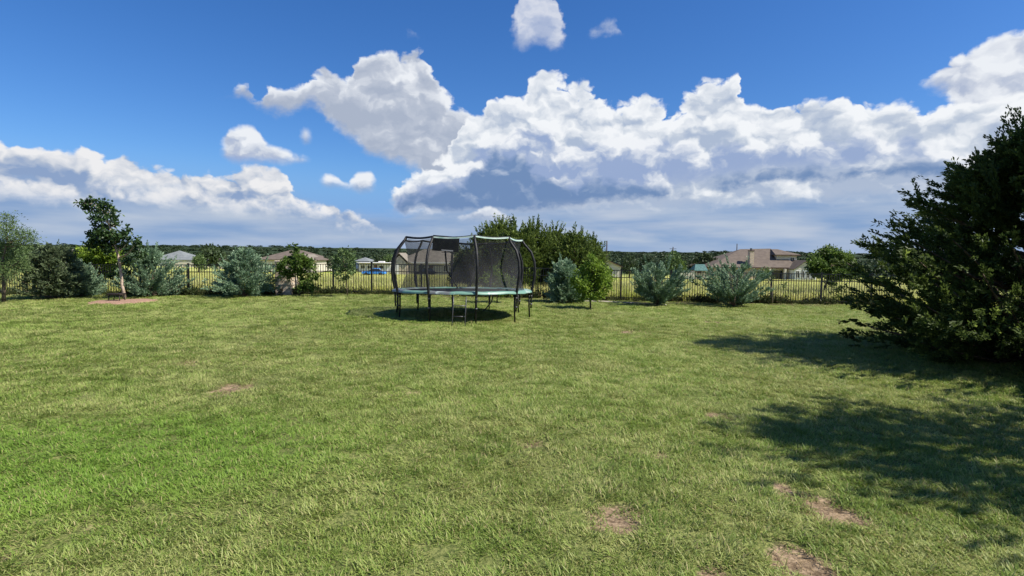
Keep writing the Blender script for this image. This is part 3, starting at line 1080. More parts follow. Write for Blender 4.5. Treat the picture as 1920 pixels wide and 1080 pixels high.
# jumping mat
vs_ = [Vector((0, 0, ZM - 0.03))] + [pol(2 * math.pi * k / 64, 1.60, ZM - 0.005) for k in range(64)] + [pol(2 * math.pi * k / 64, 1.60, ZM - 0.017) for k in range(64)]
fs_ = [(0, 1 + (k + 1) % 64, 1 + k) for k in range(64)] + [(1 + k, 1 + (k + 1) % 64, 65 + (k + 1) % 64, 65 + k) for k in range(64)]
MB().add(vs_, fs_, True).build('jumping_mat', M['tramp_mat'], tr)
# padding over the springs
vs_, fs_ = [], []
for k in range(96):
    a = 2 * math.pi * k / 96
    wv = 0.005 * math.sin(a * 11) + 0.004 * math.sin(a * 27 + 1)
    vs_ += [pol(a, 1.58, ZM + 0.012), pol(a, 1.66, ZM + 0.045 + wv), pol(a, 1.86, ZM + 0.045 + wv), pol(a, 1.915, ZM + 0.022 + wv), pol(a, 1.92, ZM - 0.022 + wv)]
for k in range(96):
    k2 = (k + 1) % 96
    for j in range(4):
        fs_.append((k * 5 + j, k * 5 + j + 1, k2 * 5 + j + 1, k2 * 5 + j))
MB().add(vs_, fs_, True).build('spring_pad', M['pad'], tr)
# ladder
lad_a, lad_b = at(849.5, 560, 13.45) - TC, at(873.5, 560, 13.45) - TC
ladder_mb = MB()
lg = lz(Vector((lad_a.x, lad_a.y - 0.05, 0)))
for q in (lad_a, lad_b):
    ladder_mb.tube([(q.x, q.y + 0.10, ZM - 0.02), (q.x, q.y + 0.05, 0.55), (q.x, q.y - 0.22, lg)], 0.013, 8)
lad = ladder_mb.build('ladder', M['steel'], tr)
for h in (0.47, 0.22):
    yy = lad_a.y + 0.03 - (0.55 - h) * 0.28
    MB().tube([(lad_a.x, yy, h), (lad_b.x, yy, h)], 0.013, 8).build('rung', M['steel'], lad)
# basketball board hung inside the back of the net
bc = at(836, 457, 14.5) - TC
board_m = mat('dark_board', (0.018, 0.018, 0.02), 0.5, 0.3, var=0.4, vscale=6)
sk = Matrix.Translation(bc) @ Matrix.Rotation(math.radians(4), 4, 'Y')
bd = MB().box(-0.34, 0.34, -0.012, 0.012, -0.20, 0.20, sk).build('backboard', board_m, tr)
MB().box(-0.10, 0.20, -0.022, -0.014, -0.185, -0.155, sk).build('marking_stripe', mat('pale_trim', (0.5, 0.5, 0.5), 0.6), bd)
ringc = bc + Vector((0.05, -0.20, -0.22))
MB().tube([ringc + Vector((0.13 * math.cos(q * math.pi / 10), 0.13 * math.sin(q * math.pi / 10), 0)) for q in range(20)], 0.008, 6, closed=True).build('hoop', M['pole_pad'], bd)
MB().tube([bc + Vector((-0.02, 0.03, -0.18)), bc + Vector((-0.03, 0.5, -0.7)), pol(math.radians(-170), 1.72, ZM)], 0.022, 8).build('board_pole', M['pole_pad'], tr)

# ================================================================== mulch ring, bed and small things on the grass
M['mulch'] = mat('mulch', (0.42, 0.27, 0.19), 0.95, 0.1, second=(0.22, 0.13, 0.09), vscale=26, bump=0.8, bscale=60)
b = MB()
vs_ = [gv(mul_c.x, mul_c.y, 0.05)]
fs_ = []
for ring_ in (0.55, 0.92, 1.0):
    for k in range(40):
        a = 2 * math.pi * k / 40
        j = 1 + 0.06 * math.sin(5 * a) + 0.04 * math.sin(9 * a + 1)
        vs_.append(gv(mul_c.x + 1.12 * ring_ * j * math.cos(a), mul_c.y + 1.0 * ring_ * j * math.sin(a), (0.055, 0.03, -0.01)[(0.55, 0.92, 1.0).index(ring_)]))
fs_ = [(0, 1 + k, 1 + (k + 1) % 40) for k in range(40)]
for r2 in (0, 1):
    fs_ += [(1 + r2 * 40 + k, 41 + r2 * 40 + k, 41 + r2 * 40 + (k + 1) % 40, 1 + r2 * 40 + (k + 1) % 40) for k in range(40)]
mr = b.add(vs_, fs_, True).build('mulch_ground', M['mulch'])
tag(mr, kind='structure')

st_p = gpt(219, 566)
stool = thing('garden_stool', st_p, 'small low dark garden stool beside the trunk of the leaning oak', 'stool')
dm_ = mat('dark_wood', (0.03, 0.022, 0.018), 0.6, 0.3, var=0.4)
MB().box(-0.22, 0.22, -0.17, 0.17, 0.24, 0.30).build('seat', dm_, stool, bevel=0.008)
for sx in (-1, 1):
    for sy in (-1, 1):
        MB().tube([(sx * 0.17, sy * 0.12, 0.24), (sx * 0.20, sy * 0.14, 0.0)], 0.016, 6).build('leg', dm_, stool)

# low pale kerb of the planting bed right of the trampoline
kb = MB()
kp = [gpt(x_, y_) for x_, y_ in ((1003, 557.5), (1035, 558.5), (1062, 562), (1090, 566), (1130, 566.5), (1180, 569), (1250, 573))]
kb.tube([p + Vector((0, 0, 0.02)) for p in kp], 0.035, 6)
ko = kb.build('bed_kerb', mat('kerb_stone', (0.40, 0.36, 0.30), 0.9, 0.1, var=0.3))
tag(ko, kind='structure')
# bare mulched bed along the fence
vs_, fs_ = [], []
bx = np.linspace(fx(-60), fx(1680), 140)
for k, x_ in enumerate(bx):
    w_ = 0.50 + 0.18 * float(vnoise(x_, 0, 0.9, 3)) + (0.35 if 1.2 < x_ < 7.5 else 0)
    vs_ += [gv(x_, FY - w_, 0.0), gv(x_, FY - w_ + 0.1, 0.02), gv(x_, FY + 0.35, 0.02)]
for k in range(len(bx) - 1):
    fs_ += [(k * 3, k * 3 + 3, k * 3 + 4, k * 3 + 1), (k * 3 + 1, k * 3 + 4, k * 3 + 5, k * 3 + 2)]
bo = MB().add(vs_, fs_, True).build('bed_soil', mat('bed_soil', (0.10, 0.07, 0.045), 0.95, 0.1, second=(0.05, 0.035, 0.025), vscale=5, bump=0.6))
tag(bo, kind='structure')

# ================================================================== plants
def quads_from_leaves(C, D, L, W, rng, fold=0.5):
    """rhombic leaves: centre-line start C, unit direction D, length L, width W"""
    n = len(C)
    rnd = rng.normal(0, 1, (n, 3))
    S = np.cross(D, rnd)
    S /= np.linalg.norm(S, axis=1)[:, None] + 1e-9
    a = C
    b = C + D * (L * fold)[:, None] + S * (W / 2)[:, None]
    c = C + D * L[:, None]
    d = C + D * (L * fold)[:, None] - S * (W / 2)[:, None]
    V = np.stack([a, b, c, d], 1).reshape(-1, 3)
    F = np.arange(n * 4).reshape(-1, 4)
    return V, F


def unit(a):
    return a / (np.linalg.norm(a, axis=-1, keepdims=True) + 1e-9)


def crown_mesh(O, D, LEN, rng, per=24, leaf=(0.05, 0.018), spread=0.35, conifer=True, droop=0.0, tone_h=None):
    """leaves along twigs: O origins, D directions, LEN twig lengths"""
    n = len(O)
    t = rng.uniform(0.05, 1, (n, per))
    ld = D[:, None, :] + rng.normal(0, spread, (n, per, 3))
    if not conifer:
        ld = rng.normal(0, 1, (n, per, 3)) + D[:, None, :] * 0.4
    ld[:, :, 2] -= droop
    ld = unit(ld)
    C = O[:, None, :] + D[:, None, :] * (t * LEN[:, None])[:, :, None] + rng.normal(0, 1, (n, per, 3)) * (LEN[:, None] * (0.06 if conifer else 0.30))[:, :, None]
    C = C.reshape(-1, 3); ld = ld.reshape(-1, 3)
    m = len(C)
    L = rng.uniform(0.6, 1.3, m) * leaf[0]; W = rng.uniform(0.7, 1.3, m) * leaf[1]
    V, F = quads_from_leaves(C, ld, L, W, rng)
    tw_t = np.repeat(rng.uniform(0, 1, n), per)
    tone = np.clip(0.55 * tw_t + 0.45 * rng.uniform(0, 1, m) + (t.ravel() - 0.5) * 0.25, 0, 1)
    return V, F, np.repeat(tone, 4)


def plant(name, base, label, cat, group, trunks, boughs, O, D, LEN, m_leaf, m_bark, rng, per, leaf, spread=0.35, conifer=True,
          crown_name='crown', droop=0.0):
    t = thing(name, base, label, cat, group)
    mb = MB()
    for pts, rad in trunks:
        mb.tube(pts, rad, 8)
    if mb.v:
        mb.build('trunk', m_bark, t)
    if boughs:
        bb = MB()
        for pts, rad in boughs:
            bb.tube(pts, rad, 5, cap=False)
        bb.build('branches', m_bark, t)
    V, F, tone = crown_mesh(O, D, LEN, rng, per, leaf, spread, conifer, droop)
    me = np_mesh(crown_name, V, F, False, {'tone': tone})
    link(crown_name, me, t, m_leaf)
    return t


def env_tree(name, base, H, env, label, cat, group=None, seed=1, nb=140, twigs=10, per=24, leaf=(0.06, 0.02), rise=0.55, m_leaf=None,
             m_bark=None, h_low=0.03, twig_len=0.25, stems=1, trunk_r=0.06, inner=0.45, spread=0.35, conifer=True, lump=0.25, lean=(0, 0), droop=0.0, bark_boughs=0.4, top_spikes=0, tight=1.0):
    """a plant whose boughs rise from its stems out to an uneven envelope env(relative height) -> radius"""
    rng = np.random.default_rng(seed)
    base = Vector(base)
    ln = np.array([lean[0], lean[1], 0.0])
    az_ = rng.uniform(0, 2 * np.pi, nb) if nb < 8 else (np.arange(nb) * 2.39996 + rng.normal(0, 0.3, nb))
    hh = rng.uniform(0, 1, nb) ** 0.85
    tiph = h_low + hh * (1 - h_low)
    lob = 1 + lump * (np.sin(az_ * 3 + seed) * 0.4 + np.sin(az_ * 5 + tiph * 9 + seed * 2) * 0.5) + rng.normal(0, lump * 0.45, nb)
    R = np.array([env(h) for h in tiph]) * np.clip(lob, 0.35, 1.5)
    z1 = tiph * H
    z0 = np.clip(z1 - R * rise - rng.uniform(0, 0.1, nb) * H, 0.02 * H, None)
    dirh = np.stack([np.cos(az_), np.sin(az_), np.zeros(nb)], 1)
    A = ln * (z0 / H)[:, None] + np.array([0, 0, 1.0]) * z0[:, None]
    B = ln * (z1 / H)[:, None] + dirh * R[:, None] + np.array([0, 0, 1.0]) * z1[:, None]
    # twigs along the outer part of each bough
    s = rng.uniform(inner, 1.0, (nb, twigs))
    s[:, 0] = 1.0
    O = A[:, None, :] + (B - A)[:, None, :] * s[:, :, None]
    bd = unit(B - A)[:, None, :]
    up = np.array([0, 0, 1.0])
    outw = dirh[:, None, :]
    D = unit(bd * 0.8 + outw * 0.25 + up * (0.3 * rise) + rng.normal(0, 0.42 * tight, (nb, twigs, 3)))
    LEN = twig_len * rng.uniform(0.55, 1.35, (nb, twigs)) * (0.75 + 0.35 * (1 - s))
    O = O + rng.normal(0, 1, (nb, twigs, 3)) * (twig_len * 0.30 * tight)
    O[:, :, 2] = np.maximum(O[:, :, 2], 0.02)
    O = O.reshape(-1, 3); D = D.reshape(-1, 3); LEN = LEN.reshape(-1)
    if top_spikes:
        k = top_spikes
        a2 = rng.uniform(0, 6.28, k); h2 = rng.uniform(0.55, 1.0, k)
        r2 = np.array([env(h) for h in h2]) * rng.uniform(0.5, 1.0, k)
        O2 = np.stack([r2 * np.cos(a2), r2 * np.sin(a2), h2 * H], 1) + ln * h2[:, None]
        D2 = unit(np.stack([np.cos(a2) * 0.25, np.sin(a2) * 0.25, np.ones(k)], 1) + rng.normal(0, 0.15, (k, 3)))
        reps = 4
        O2 = (O2[:, None, :] + D2[:, None, :] * (np.arange(reps) * twig_len * 0.4)[None, :, None]).reshape(-1, 3)
        D2 = np.repeat(D2, reps, 0)
        O = np.concatenate([O, O2]); D = np.concatenate([D, D2]); LEN = np.concatenate([LEN, np.full(len(O2), twig_len)])
    trunks = []
    for q in range(stems):
        a = 2 * math.pi * q / stems + seed
        sp = 0.0 if stems == 1 else 0.16 * H * (0.35 if H > 3 else 0.6)
        pts = [Vector((0.02 * math.cos(a), 0.02 * math.sin(a), -0.05))]
        for f in (0.18, 0.4, 0.65, 0.9):
            pts.append(Vector((ln[0] * f + sp * f * math.cos(a) * 1.6 + rng.normal(0, 0.012 * H), ln[1] * f + sp * f * math.sin(a) * 1.6 + rng.normal(0, 0.012 * H), f * H)))
        trunks.append((pts, [trunk_r, trunk_r * 0.85, trunk_r * 0.6, trunk_r * 0.4, trunk_r * 0.15]))
    boughs = []
    for k in range(int(nb * bark_boughs)):
        a_, b_ = Vector(A[k]), Vector(B[k])
        mid = a_.lerp(b_, 0.5) + Vector((0, 0, -0.05 * R[k]))
        boughs.append(([a_, mid, a_.lerp(b_, 0.92)], [trunk_r * 0.32, trunk_r * 0.2, trunk_r * 0.07]))
    return plant(name, base, label, cat, group, trunks, boughs, O, D, LEN, m_leaf, m_bark or M['bark'], rng, per, leaf, spread, conifer, droop=droop)


def cluster_tree(name, base, trunk, clusters, label, cat, group=None, seed=1, m_leaf=None, m_bark=None, dens=1.0, leaf=(0.09, 0.05), trunk_r=0.05, conifer=False, per=26, twig=0.16):
    """a tree given by its trunk line and its leaf clusters (all in world space), each joined to the trunk by a limb"""
    rng = np.random.default_rng(seed)
    base = Vector(base)
    tk = [Vector(p) - base for p in trunk]
    tk[0].z -= 0.05
    n_ = len(tk)
    trunks = [(tk, [trunk_r * (1 - 0.8 * k / (n_ - 1)) for k in range(n_)])]
    O, D, LEN = [], [], []
    boughs = []
    fine_tk = []
    for a, b in zip(tk[:-1], tk[1:]):
        fine_tk += [a.lerp(b, q / 5) for q in range(5)]
    fine_tk.append(tk[-1])
    for c, r in clusters:
        c = Vector(c) - base
        cands = [p for p in fine_tk if p.z < c.z - 0.1 * r] or fine_tk
        j = min(cands, key=lambda p: (p - c).length + abs(p.z - c.z + (c - p).length * 0.5) * 0.5)
        mid = j.lerp(c, 0.55) + Vector((0, 0, -0.12 * (c - j).length))
        boughs.append(([j, mid, c], [trunk_r * 0.38, trunk_r * 0.25, trunk_r * 0.1]))
        k = max(4, int(70 * dens * (r / 0.25) ** 2))
        v = unit(rng.normal(0, 1, (k, 3))) * (rng.uniform(0, 1, k) ** 0.45)[:, None] * r
        v[:, 2] *= 0.75
        O.append(np.array(c) + v * 0.8)
        D.append(unit(v + rng.normal(0, 0.3, (k, 3)) * r))
        LEN.append(np.full(k, twig) * rng.uniform(0.6, 1.3, k))
    return plant(name, base, label, cat, group, trunks, boughs, np.concatenate(O), np.concatenate(D), np.concatenate(LEN), m_leaf,
                 m_bark or M['bark'], rng, per, leaf, 0.5, conifer)


def rel_clusters(specs, Y, jitter=0.25, seed=0):
    rg = random.Random(seed)
    out = []
    for (px, py, r) in specs:
        p = at(px, py, Y + rg.uniform(-jitter, jitter))
        out.append((p, 0.80 * r * Y / FPX * rg.uniform(0.75, 1.15)))
    return out


PX = lambda n, Y: n * Y / FPX

# ---- the big juniper on the right, and its neighbour out of view whose shade falls on the lawn
def env_jun(h):
    return float(np.interp(h, [0, 0.06, 0.2, 0.35, 0.5, 0.7, 0.85, 0.95, 1.0], [2.0, 2.5, 2.95, 3.0, 2.42, 1.62, 1.05, 0.6, 0.1]))


env_tree('juniper_tree', gv(9.35, 9.8), 3.95, env_jun, 'huge dark juniper with branches down to the grass at the right edge of the lawn', 'tree', None, seed=3,
         nb=430, twigs=22, per=32, leaf=(0.078, 0.03), rise=0.38, m_leaf=M['jun_dark'], h_low=0.015, twig_len=0.34, stems=3, trunk_r=0.14, inner=0.30,
         lump=0.30, top_spikes=50, tight=0.6)
env_tree('juniper_tree', gv(8.0, 3.85), 6.1, lambda h: float(np.interp(h, [0, 0.1, 0.25, 0.45, 0.7, 0.9, 1], [1.1, 1.8, 2.2, 2.2, 1.75, 0.95, 0.1])),
         'second dark juniper standing nearer than the huge one, its shade on the near lawn', 'tree', None, seed=5,
         nb=260, twigs=9, per=16, leaf=(0.11, 0.04), rise=0.5, m_leaf=M['jun_dark'], h_low=0.06, twig_len=0.34, stems=2, trunk_r=0.12, inner=0.4, lump=0.32)

env_tree('juniper_tree', gv(11.9, 8.7), 9.3, lambda h: float(np.interp(h, [0, 0.1, 0.25, 0.45, 0.7, 0.9, 1], [0.8, 1.4, 1.9, 2.0, 1.7, 1.0, 0.15])),
         'tallest dark juniper, standing beyond the right edge and shading the grass under the huge one', 'tree', None, seed=8,
         nb=260, twigs=9, per=14, leaf=(0.13, 0.05), rise=0.5, m_leaf=M['jun_dark'], h_low=0.10, twig_len=0.38, stems=2, trunk_r=0.14, inner=0.4, lump=0.32)

# ---- blue-grey shrubs in front of the fence
def env_plume(rb, vee=False):
    if vee:
        return lambda h: float(np.interp(h, [0, 0.15, 0.35, 0.6, 0.8, 0.93, 1.0], [0.22 * rb, 0.5 * rb, 0.8 * rb, 1.02 * rb, 0.98 * rb, 0.7 * rb, 0.3 * rb]))
    return lambda h: float(np.interp(h, [0, 0.15, 0.4, 0.65, 0.85, 1.0], [0.6 * rb, 0.95 * rb, rb, 0.72 * rb, 0.36 * rb, 0.1 * rb]))


SHR = [
    # centre px, base py, top py, half width px, seed, label, leaf
    (152, 556, 497, 30, 11, 'small blue-grey shrub squeezed between the dark bush and the leaning oak', 'blue', 0),
    (283, 556, 462, 54, 12, 'wide blue-green shrub with a tall top, just right of the leaning oak', 'blue', 1),
    (461, 556, 462, 56, 13, 'broad feathery blue-green shrub alone left of the stone pillar', 'blue', 2),
    (1058, 568, 486, 30, 14, 'narrow blue-green shrub right behind the trampoline, beside the bright green tree', 'blue', 3),
    (1233, 573, 487, 42, 15, 'blue-green shrub standing right of the bright green tree in front of the fence', 'blue', 4),
    (1375, 574, 489, 54, 16, 'wide green-blue shrub in front of the brown roofed house', 'blue', 5),
]
for cx, by, ty, hw, sd, lb, mt, k in SHR:
    g_ = gpt(cx, by)
    Y_ = min(g_.y, 21.6)
    g_ = gv(at(cx, by, Y_).x, Y_)
    H_ = PX(by - ty, Y_)
    H_ *= 0.86
    env_tree('blue_shrub', g_, H_, env_plume(PX(hw * 0.95, Y_), vee=k >= 4), lb, 'shrub', 'blue-green shrubs planted along the fence', seed=sd, nb=(66 if k >= 4 else 105) + hw // 2, twigs=14, per=19,
             leaf=(0.085, 0.028), rise=1.1 if k >= 4 else 0.75, m_leaf=M[mt], h_low=0.08, twig_len=0.24, stems=4, trunk_r=0.035, inner=0.25, lump=0.45, top_spikes=7, tight=0.42 if k >= 4 else 0.6)

# ---- darker bushy tree on the left and the feathery one at the edge
Y_ = 20.4
env_tree('bushy_tree', gv(at(103, 558, Y_).x, Y_), PX(94, Y_), lambda h: PX(1, 20.4) * float(np.interp(h, [0, 0.2, 0.5, 0.8, 1], [26, 38, 44, 30, 6])),
         'dark grey-green bushy tree with two short trunks near the left edge', 'tree', None, seed=21, nb=170, twigs=10, per=16, leaf=(0.085, 0.035),
         rise=0.5, m_leaf=M['bluedark'], h_low=0.14, twig_len=0.26, stems=2, trunk_r=0.045, inner=0.35, lump=0.3)
Y_ = 18.6
cl_ = rel_clusters([(12, 412, 13), (26, 424, 12), (-12, 420, 16), (8, 434, 15), (34, 438, 14), (52, 440, 13), (60, 452, 11), (20, 452, 16), (42, 458, 15), (2, 458, 16),
                    (-20, 446, 18), (24, 474, 17), (46, 478, 14), (4, 482, 17), (-18, 478, 18), (30, 494, 15), (8, 504, 16), (-14, 506, 17), (48, 500, 12), (22, 516, 13), (-5, 526, 14)], Y_, 0.5, 3)
b_ = gv(at(6, 556, Y_).x, Y_)
cluster_tree('feathery_tree', b_, [b_, at(8, 525, Y_), at(4, 490, Y_), at(14, 455, Y_), at(12, 425, Y_)], cl_,
             'feathery grey-green tree cut by the left edge of the lawn', 'tree', None, seed=22, m_leaf=M['sage'], dens=0.6, leaf=(0.07, 0.024), trunk_r=0.06, per=20, twig=0.2)

# ---- the leaning oak in its mulch ring
Y_ = 20.6
b_ = gpt(235, 561)
Y_ = b_.y
cl_ = rel_clusters([(157, 380, 8), (171, 377, 7), (184, 382, 9), (199, 386, 10), (208, 396, 9), (168, 391, 7), (186, 396, 9), (213, 408, 9), (196, 410, 10), (178, 407, 7),
                    (217, 421, 8), (203, 426, 11), (185, 424, 9), (192, 439, 12), (212, 438, 10), (176, 440, 9), (184, 453, 13), (207, 453, 13), (225, 447, 10), (237, 436, 8), (229, 462, 12),
                    (172, 457, 9), (240, 452, 7), (202, 466, 10), (256, 455, 8), (250, 466, 8), (262, 478, 8), (238, 486, 9), (222, 498, 8), (236, 508, 7), (214, 516, 7)], Y_, 0.35, 5)
cluster_tree('oak_tree', b_, [b_, at(229, 535, Y_), at(226, 505, Y_), at(221, 478, Y_), at(212, 450, Y_), at(204, 420, Y_), at(192, 395, Y_), at(172, 382, Y_)], cl_,
             'young dark oak leaning left above a round patch of bare soil', 'tree', None, seed=23, m_leaf=M['oak'], m_bark=M['bark_pale'], dens=0.46, leaf=(0.12, 0.075), trunk_r=0.062, per=13, twig=0.15)

# ---- yellow-green bush behind the fence on the left
Y_ = 24.2
cl_ = rel_clusters([(148, 478, 13), (165, 470, 14), (182, 466, 15), (200, 474, 14), (215, 482, 12), (160, 488, 14), (180, 486, 16), (200, 494, 15), (150, 498, 11), (172, 504, 13), (192, 510, 12), (212, 504, 11), (225, 512, 9)], Y_, 0.6, 6)
b_ = gv(at(182, 545, Y_).x, Y_)
cluster_tree('leafy_bush', b_, [b_, at(182, 520, Y_), at(180, 495, Y_), at(182, 475, Y_)], cl_, 'yellow-green rounded bush behind the fence, left of the leaning oak', 'bush', None,
             seed=24, m_leaf=M['lime'], dens=0.6, leaf=(0.11, 0.055), trunk_r=0.05, per=24, twig=0.18)

# ---- tree before the pillar
Y_ = 21.35
b_ = gv(at(562, 556, Y_).x, Y_)
cl_ = rel_clusters([(552, 463, 7), (551, 474, 9), (545, 484, 10), (560, 482, 10), (533, 494, 11), (552, 497, 12), (572, 492, 11), (524, 507, 10), (542, 512, 11), (562, 510, 12), (583, 503, 10),
                    (572, 524, 11), (590, 516, 8), (568, 538, 9), (582, 538, 8)], Y_, 0.35, 7)
cluster_tree('young_tree', b_, [b_, at(560, 535, Y_), at(556, 510, Y_), at(553, 485, Y_), at(552, 466, Y_)], cl_, 'pointed young green tree growing in front of the stone pillar', 'tree', None,
             seed=25, m_leaf=M['green'], dens=0.5, leaf=(0.11, 0.06), trunk_r=0.03, per=20, twig=0.15)
# ---- thin sapling left of the trampoline
Y_ = 21.0
b_ = gv(at(652, 553, Y_).x, Y_)
cl_ = rel_clusters([(642, 474, 8), (655, 480, 8), (632, 486, 9), (645, 490, 9), (660, 494, 8), (628, 500, 8), (640, 504, 8), (654, 506, 8), (634, 516, 7), (648, 518, 6), (660, 512, 5)], Y_, 0.3, 8)
cluster_tree('sapling', b_, [b_, at(650, 530, Y_), at(646, 505, Y_), at(644, 480, Y_)], cl_, 'thin sparse sapling between the stone pillar and the trampoline', 'tree', None,
             seed=26, m_leaf=M['sage'], dens=0.55, leaf=(0.09, 0.05), trunk_r=0.018, per=17, twig=0.15)
# ---- small tree seen through the net
Y_ = 19.8
b_ = gv(at(932, 566, Y_).x, Y_)
cl_ = rel_clusters([(926, 503, 5), (925, 512, 7), (934, 518, 8), (945, 522, 9), (956, 526, 8), (920, 524, 8), (932, 532, 10), (948, 536, 10), (962, 536, 7), (916, 538, 8), (905, 520, 5), (936, 544, 9), (954, 546, 8)], Y_, 0.3, 9)
cluster_tree('small_tree', b_, [b_, at(932, 550, Y_), at(930, 530, Y_), at(927, 510, Y_)], cl_, 'small yellow-green tree seen through the net at the back of the trampoline', 'tree', None,
             seed=27, m_leaf=M['lime'], dens=0.6, leaf=(0.09, 0.045), trunk_r=0.022, per=20, twig=0.14)
# ---- bright green tree right of the trampoline
b_ = gpt(1107, 580)
Y_ = b_.y
cl_ = rel_clusters([(1112, 486, 7), (1108, 494, 9), (1120, 496, 9), (1099, 503, 10), (1114, 507, 12), (1130, 508, 9), (1088, 513, 9), (1104, 518, 13), (1123, 520, 12), (1138, 518, 9), (1080, 524, 8),
                    (1094, 530, 12), (1112, 532, 13), (1130, 533, 12), (1143, 532, 7), (1086, 541, 9), (1102, 545, 11), (1120, 546, 11), (1135, 545, 8), (1095, 554, 8), (1112, 556, 8), (1126, 556, 7)], Y_, 0.4, 10)
cluster_tree('bright_tree', b_, [b_, at(1107, 566, Y_), at(1109, 545, Y_), at(1111, 515, Y_), at(1112, 490, Y_)], cl_, 'bright yellow-green tree on a slim forked trunk right of the trampoline', 'tree', None,
             seed=28, m_leaf=M['lime'], dens=0.55, leaf=(0.105, 0.055), trunk_r=0.035, per=21, twig=0.15)

# ---- the great cedar clump beyond the fence
CED = [(911, 548, 434, 27, 31), (938, 550, 412, 32, 32), (968, 550, 418, 34, 33), (1002, 552, 420, 34, 34), (1040, 552, 430, 34, 35), (1075, 553, 438, 32, 36), (1105, 553, 450, 24, 37), (876, 548, 474, 20, 38)]
CL = ['leftmost full height cedar of the dark clump, behind the net', 'tallest cedar of the dark clump, just right of the net top', 'third cedar from the left in the clump behind the fence',
      'cedar at the middle of the dark clump behind the fence', 'fifth cedar of the clump, with spiky shoots on its round top', 'sixth cedar of the clump, lower than the ones to its left',
      'low cedar at the right end of the dark clump', 'lowest cedar at the left end of the clump, seen through the net']
for (cx, by, ty, hw, sd), lb in zip(CED, CL):
    Y_ = 26.5 + (sd % 3) * 0.9
    g_ = gv(at(cx, by, Y_).x, Y_)
    H_ = (at(cx, ty, Y_).z - g_.z) * 0.89
    env_tree('cedar_tree', g_, H_, (lambda rb: (lambda h: float(np.interp(h, [0, 0.15, 0.45, 0.75, 0.92, 1.0], [0.9 * rb, 1.1 * rb, 1.15 * rb, 0.9 * rb, 0.5 * rb, 0.12 * rb]))))(PX(hw, Y_)), lb, 'tree',
             'cedars of the clump beyond the fence', seed=sd, nb=190, twigs=8, per=14, leaf=(0.13, 0.045), rise=0.8, m_leaf=M['jun_mid'], h_low=0.03, twig_len=0.36, stems=1, trunk_r=0.07,
             inner=0.35, lump=0.25, top_spikes=26, bark_boughs=0.15)

# ---- leaning tree beyond the fence by the brown house, and the bare leaning sapling
Y_ = 25.5
b_ = gv(at(1541, 575, Y_).x, Y_)
cl_ = rel_clusters([(1530, 490, 10), (1540, 481, 12), (1552, 476, 14), (1570, 480, 13), (1586, 488, 12), (1524, 502, 9), (1536, 499, 12), (1550, 494, 16), (1570, 498, 15), (1590, 503, 12),
                    (1534, 512, 10), (1548, 511, 12), (1564, 513, 12), (1583, 515, 10), (1604, 512, 10), (1560, 524, 8)], Y_, 0.8, 11)
cluster_tree('leaning_tree', b_, [b_, at(1544, 548, Y_), at(1550, 528, Y_), at(1557, 510, Y_), at(1560, 490, Y_)], cl_, 'round green tree with a crooked trunk beyond the fence, between house and juniper', 'tree', None,
             seed=29, m_leaf=M['green'], dens=1.0, leaf=(0.12, 0.06), trunk_r=0.06, per=22, twig=0.2)
Y_ = 21.8
b_ = gv(at(1449, 571, Y_).x, Y_)
cl_ = rel_clusters([(1430, 507, 5), (1422, 514, 5), (1438, 512, 4), (1470, 534, 4), (1446, 524, 4)], Y_, 0.2, 12)
cluster_tree('bare_sapling', b_, [b_, at(1448, 545, Y_), at(1440, 524, Y_), at(1431, 509, Y_)], cl_, 'thin nearly bare sapling bending left at a fence post by the widest green-blue shrub', 'tree', None,
             seed=30, m_leaf=M['sage'], m_bark=M['bark_pale'], dens=0.5, leaf=(0.08, 0.04), trunk_r=0.02, per=14, twig=0.14)

# ---- weeds at the foot of the fence
def weed_mesh(seed, h=0.34, n=26):
    rng = np.random.default_rng(seed)
    a = rng.uniform(0, 6.28, n); q = rng.uniform(0, 0.20, n)
    O = np.stack([q * np.cos(a), q * np.sin(a), np.zeros(n)], 1)
    D = unit(np.stack([np.cos(a) * 0.4, np.sin(a) * 0.4, np.ones(n)], 1) + rng.normal(0, 0.2, (n, 3)))
    V, F, tone = crown_mesh(O, D, rng.uniform(0.5, 1, n) * h, rng, 9, (0.075, 0.03), 0.5, True)
    return np_mesh('weed', V, F, False, {'tone': tone})


SRC_W = [source('weed', weed_mesh(90 + k, (0.30, 0.42, 0.24)[k]), M['weed']) for k in range(3)]
nW = 400
wx_ = RNG.uniform(fx(-60), fx(1680), nW)
wy_ = FY + RNG.normal(0.03, 0.16, nW)
kk = vnoise(wx_, wy_, 0.8, 61) > 0.22
wx_, wy_ = wx_[kk], wy_[kk]
nW = len(wx_)
ws = (0.45 + vnoise(wx_, wy_ * 0, 0.7, 62) * 0.85) * RNG.uniform(0.7, 1.15, nW)
wo = scatter('fence_weeds', np.stack([wx_, wy_, gz(wx_, wy_)], 1), np.stack([np.zeros(nW), np.zeros(nW), RNG.uniform(0, 6.28, nW)], 1),
             np.repeat(ws[:, None], 3, 1), RNG.integers(0, 3, nW), SRC_W)
tag(wo, 'dark unmown weeds and low growth along the foot of the fence', 'weeds', kind='stuff')

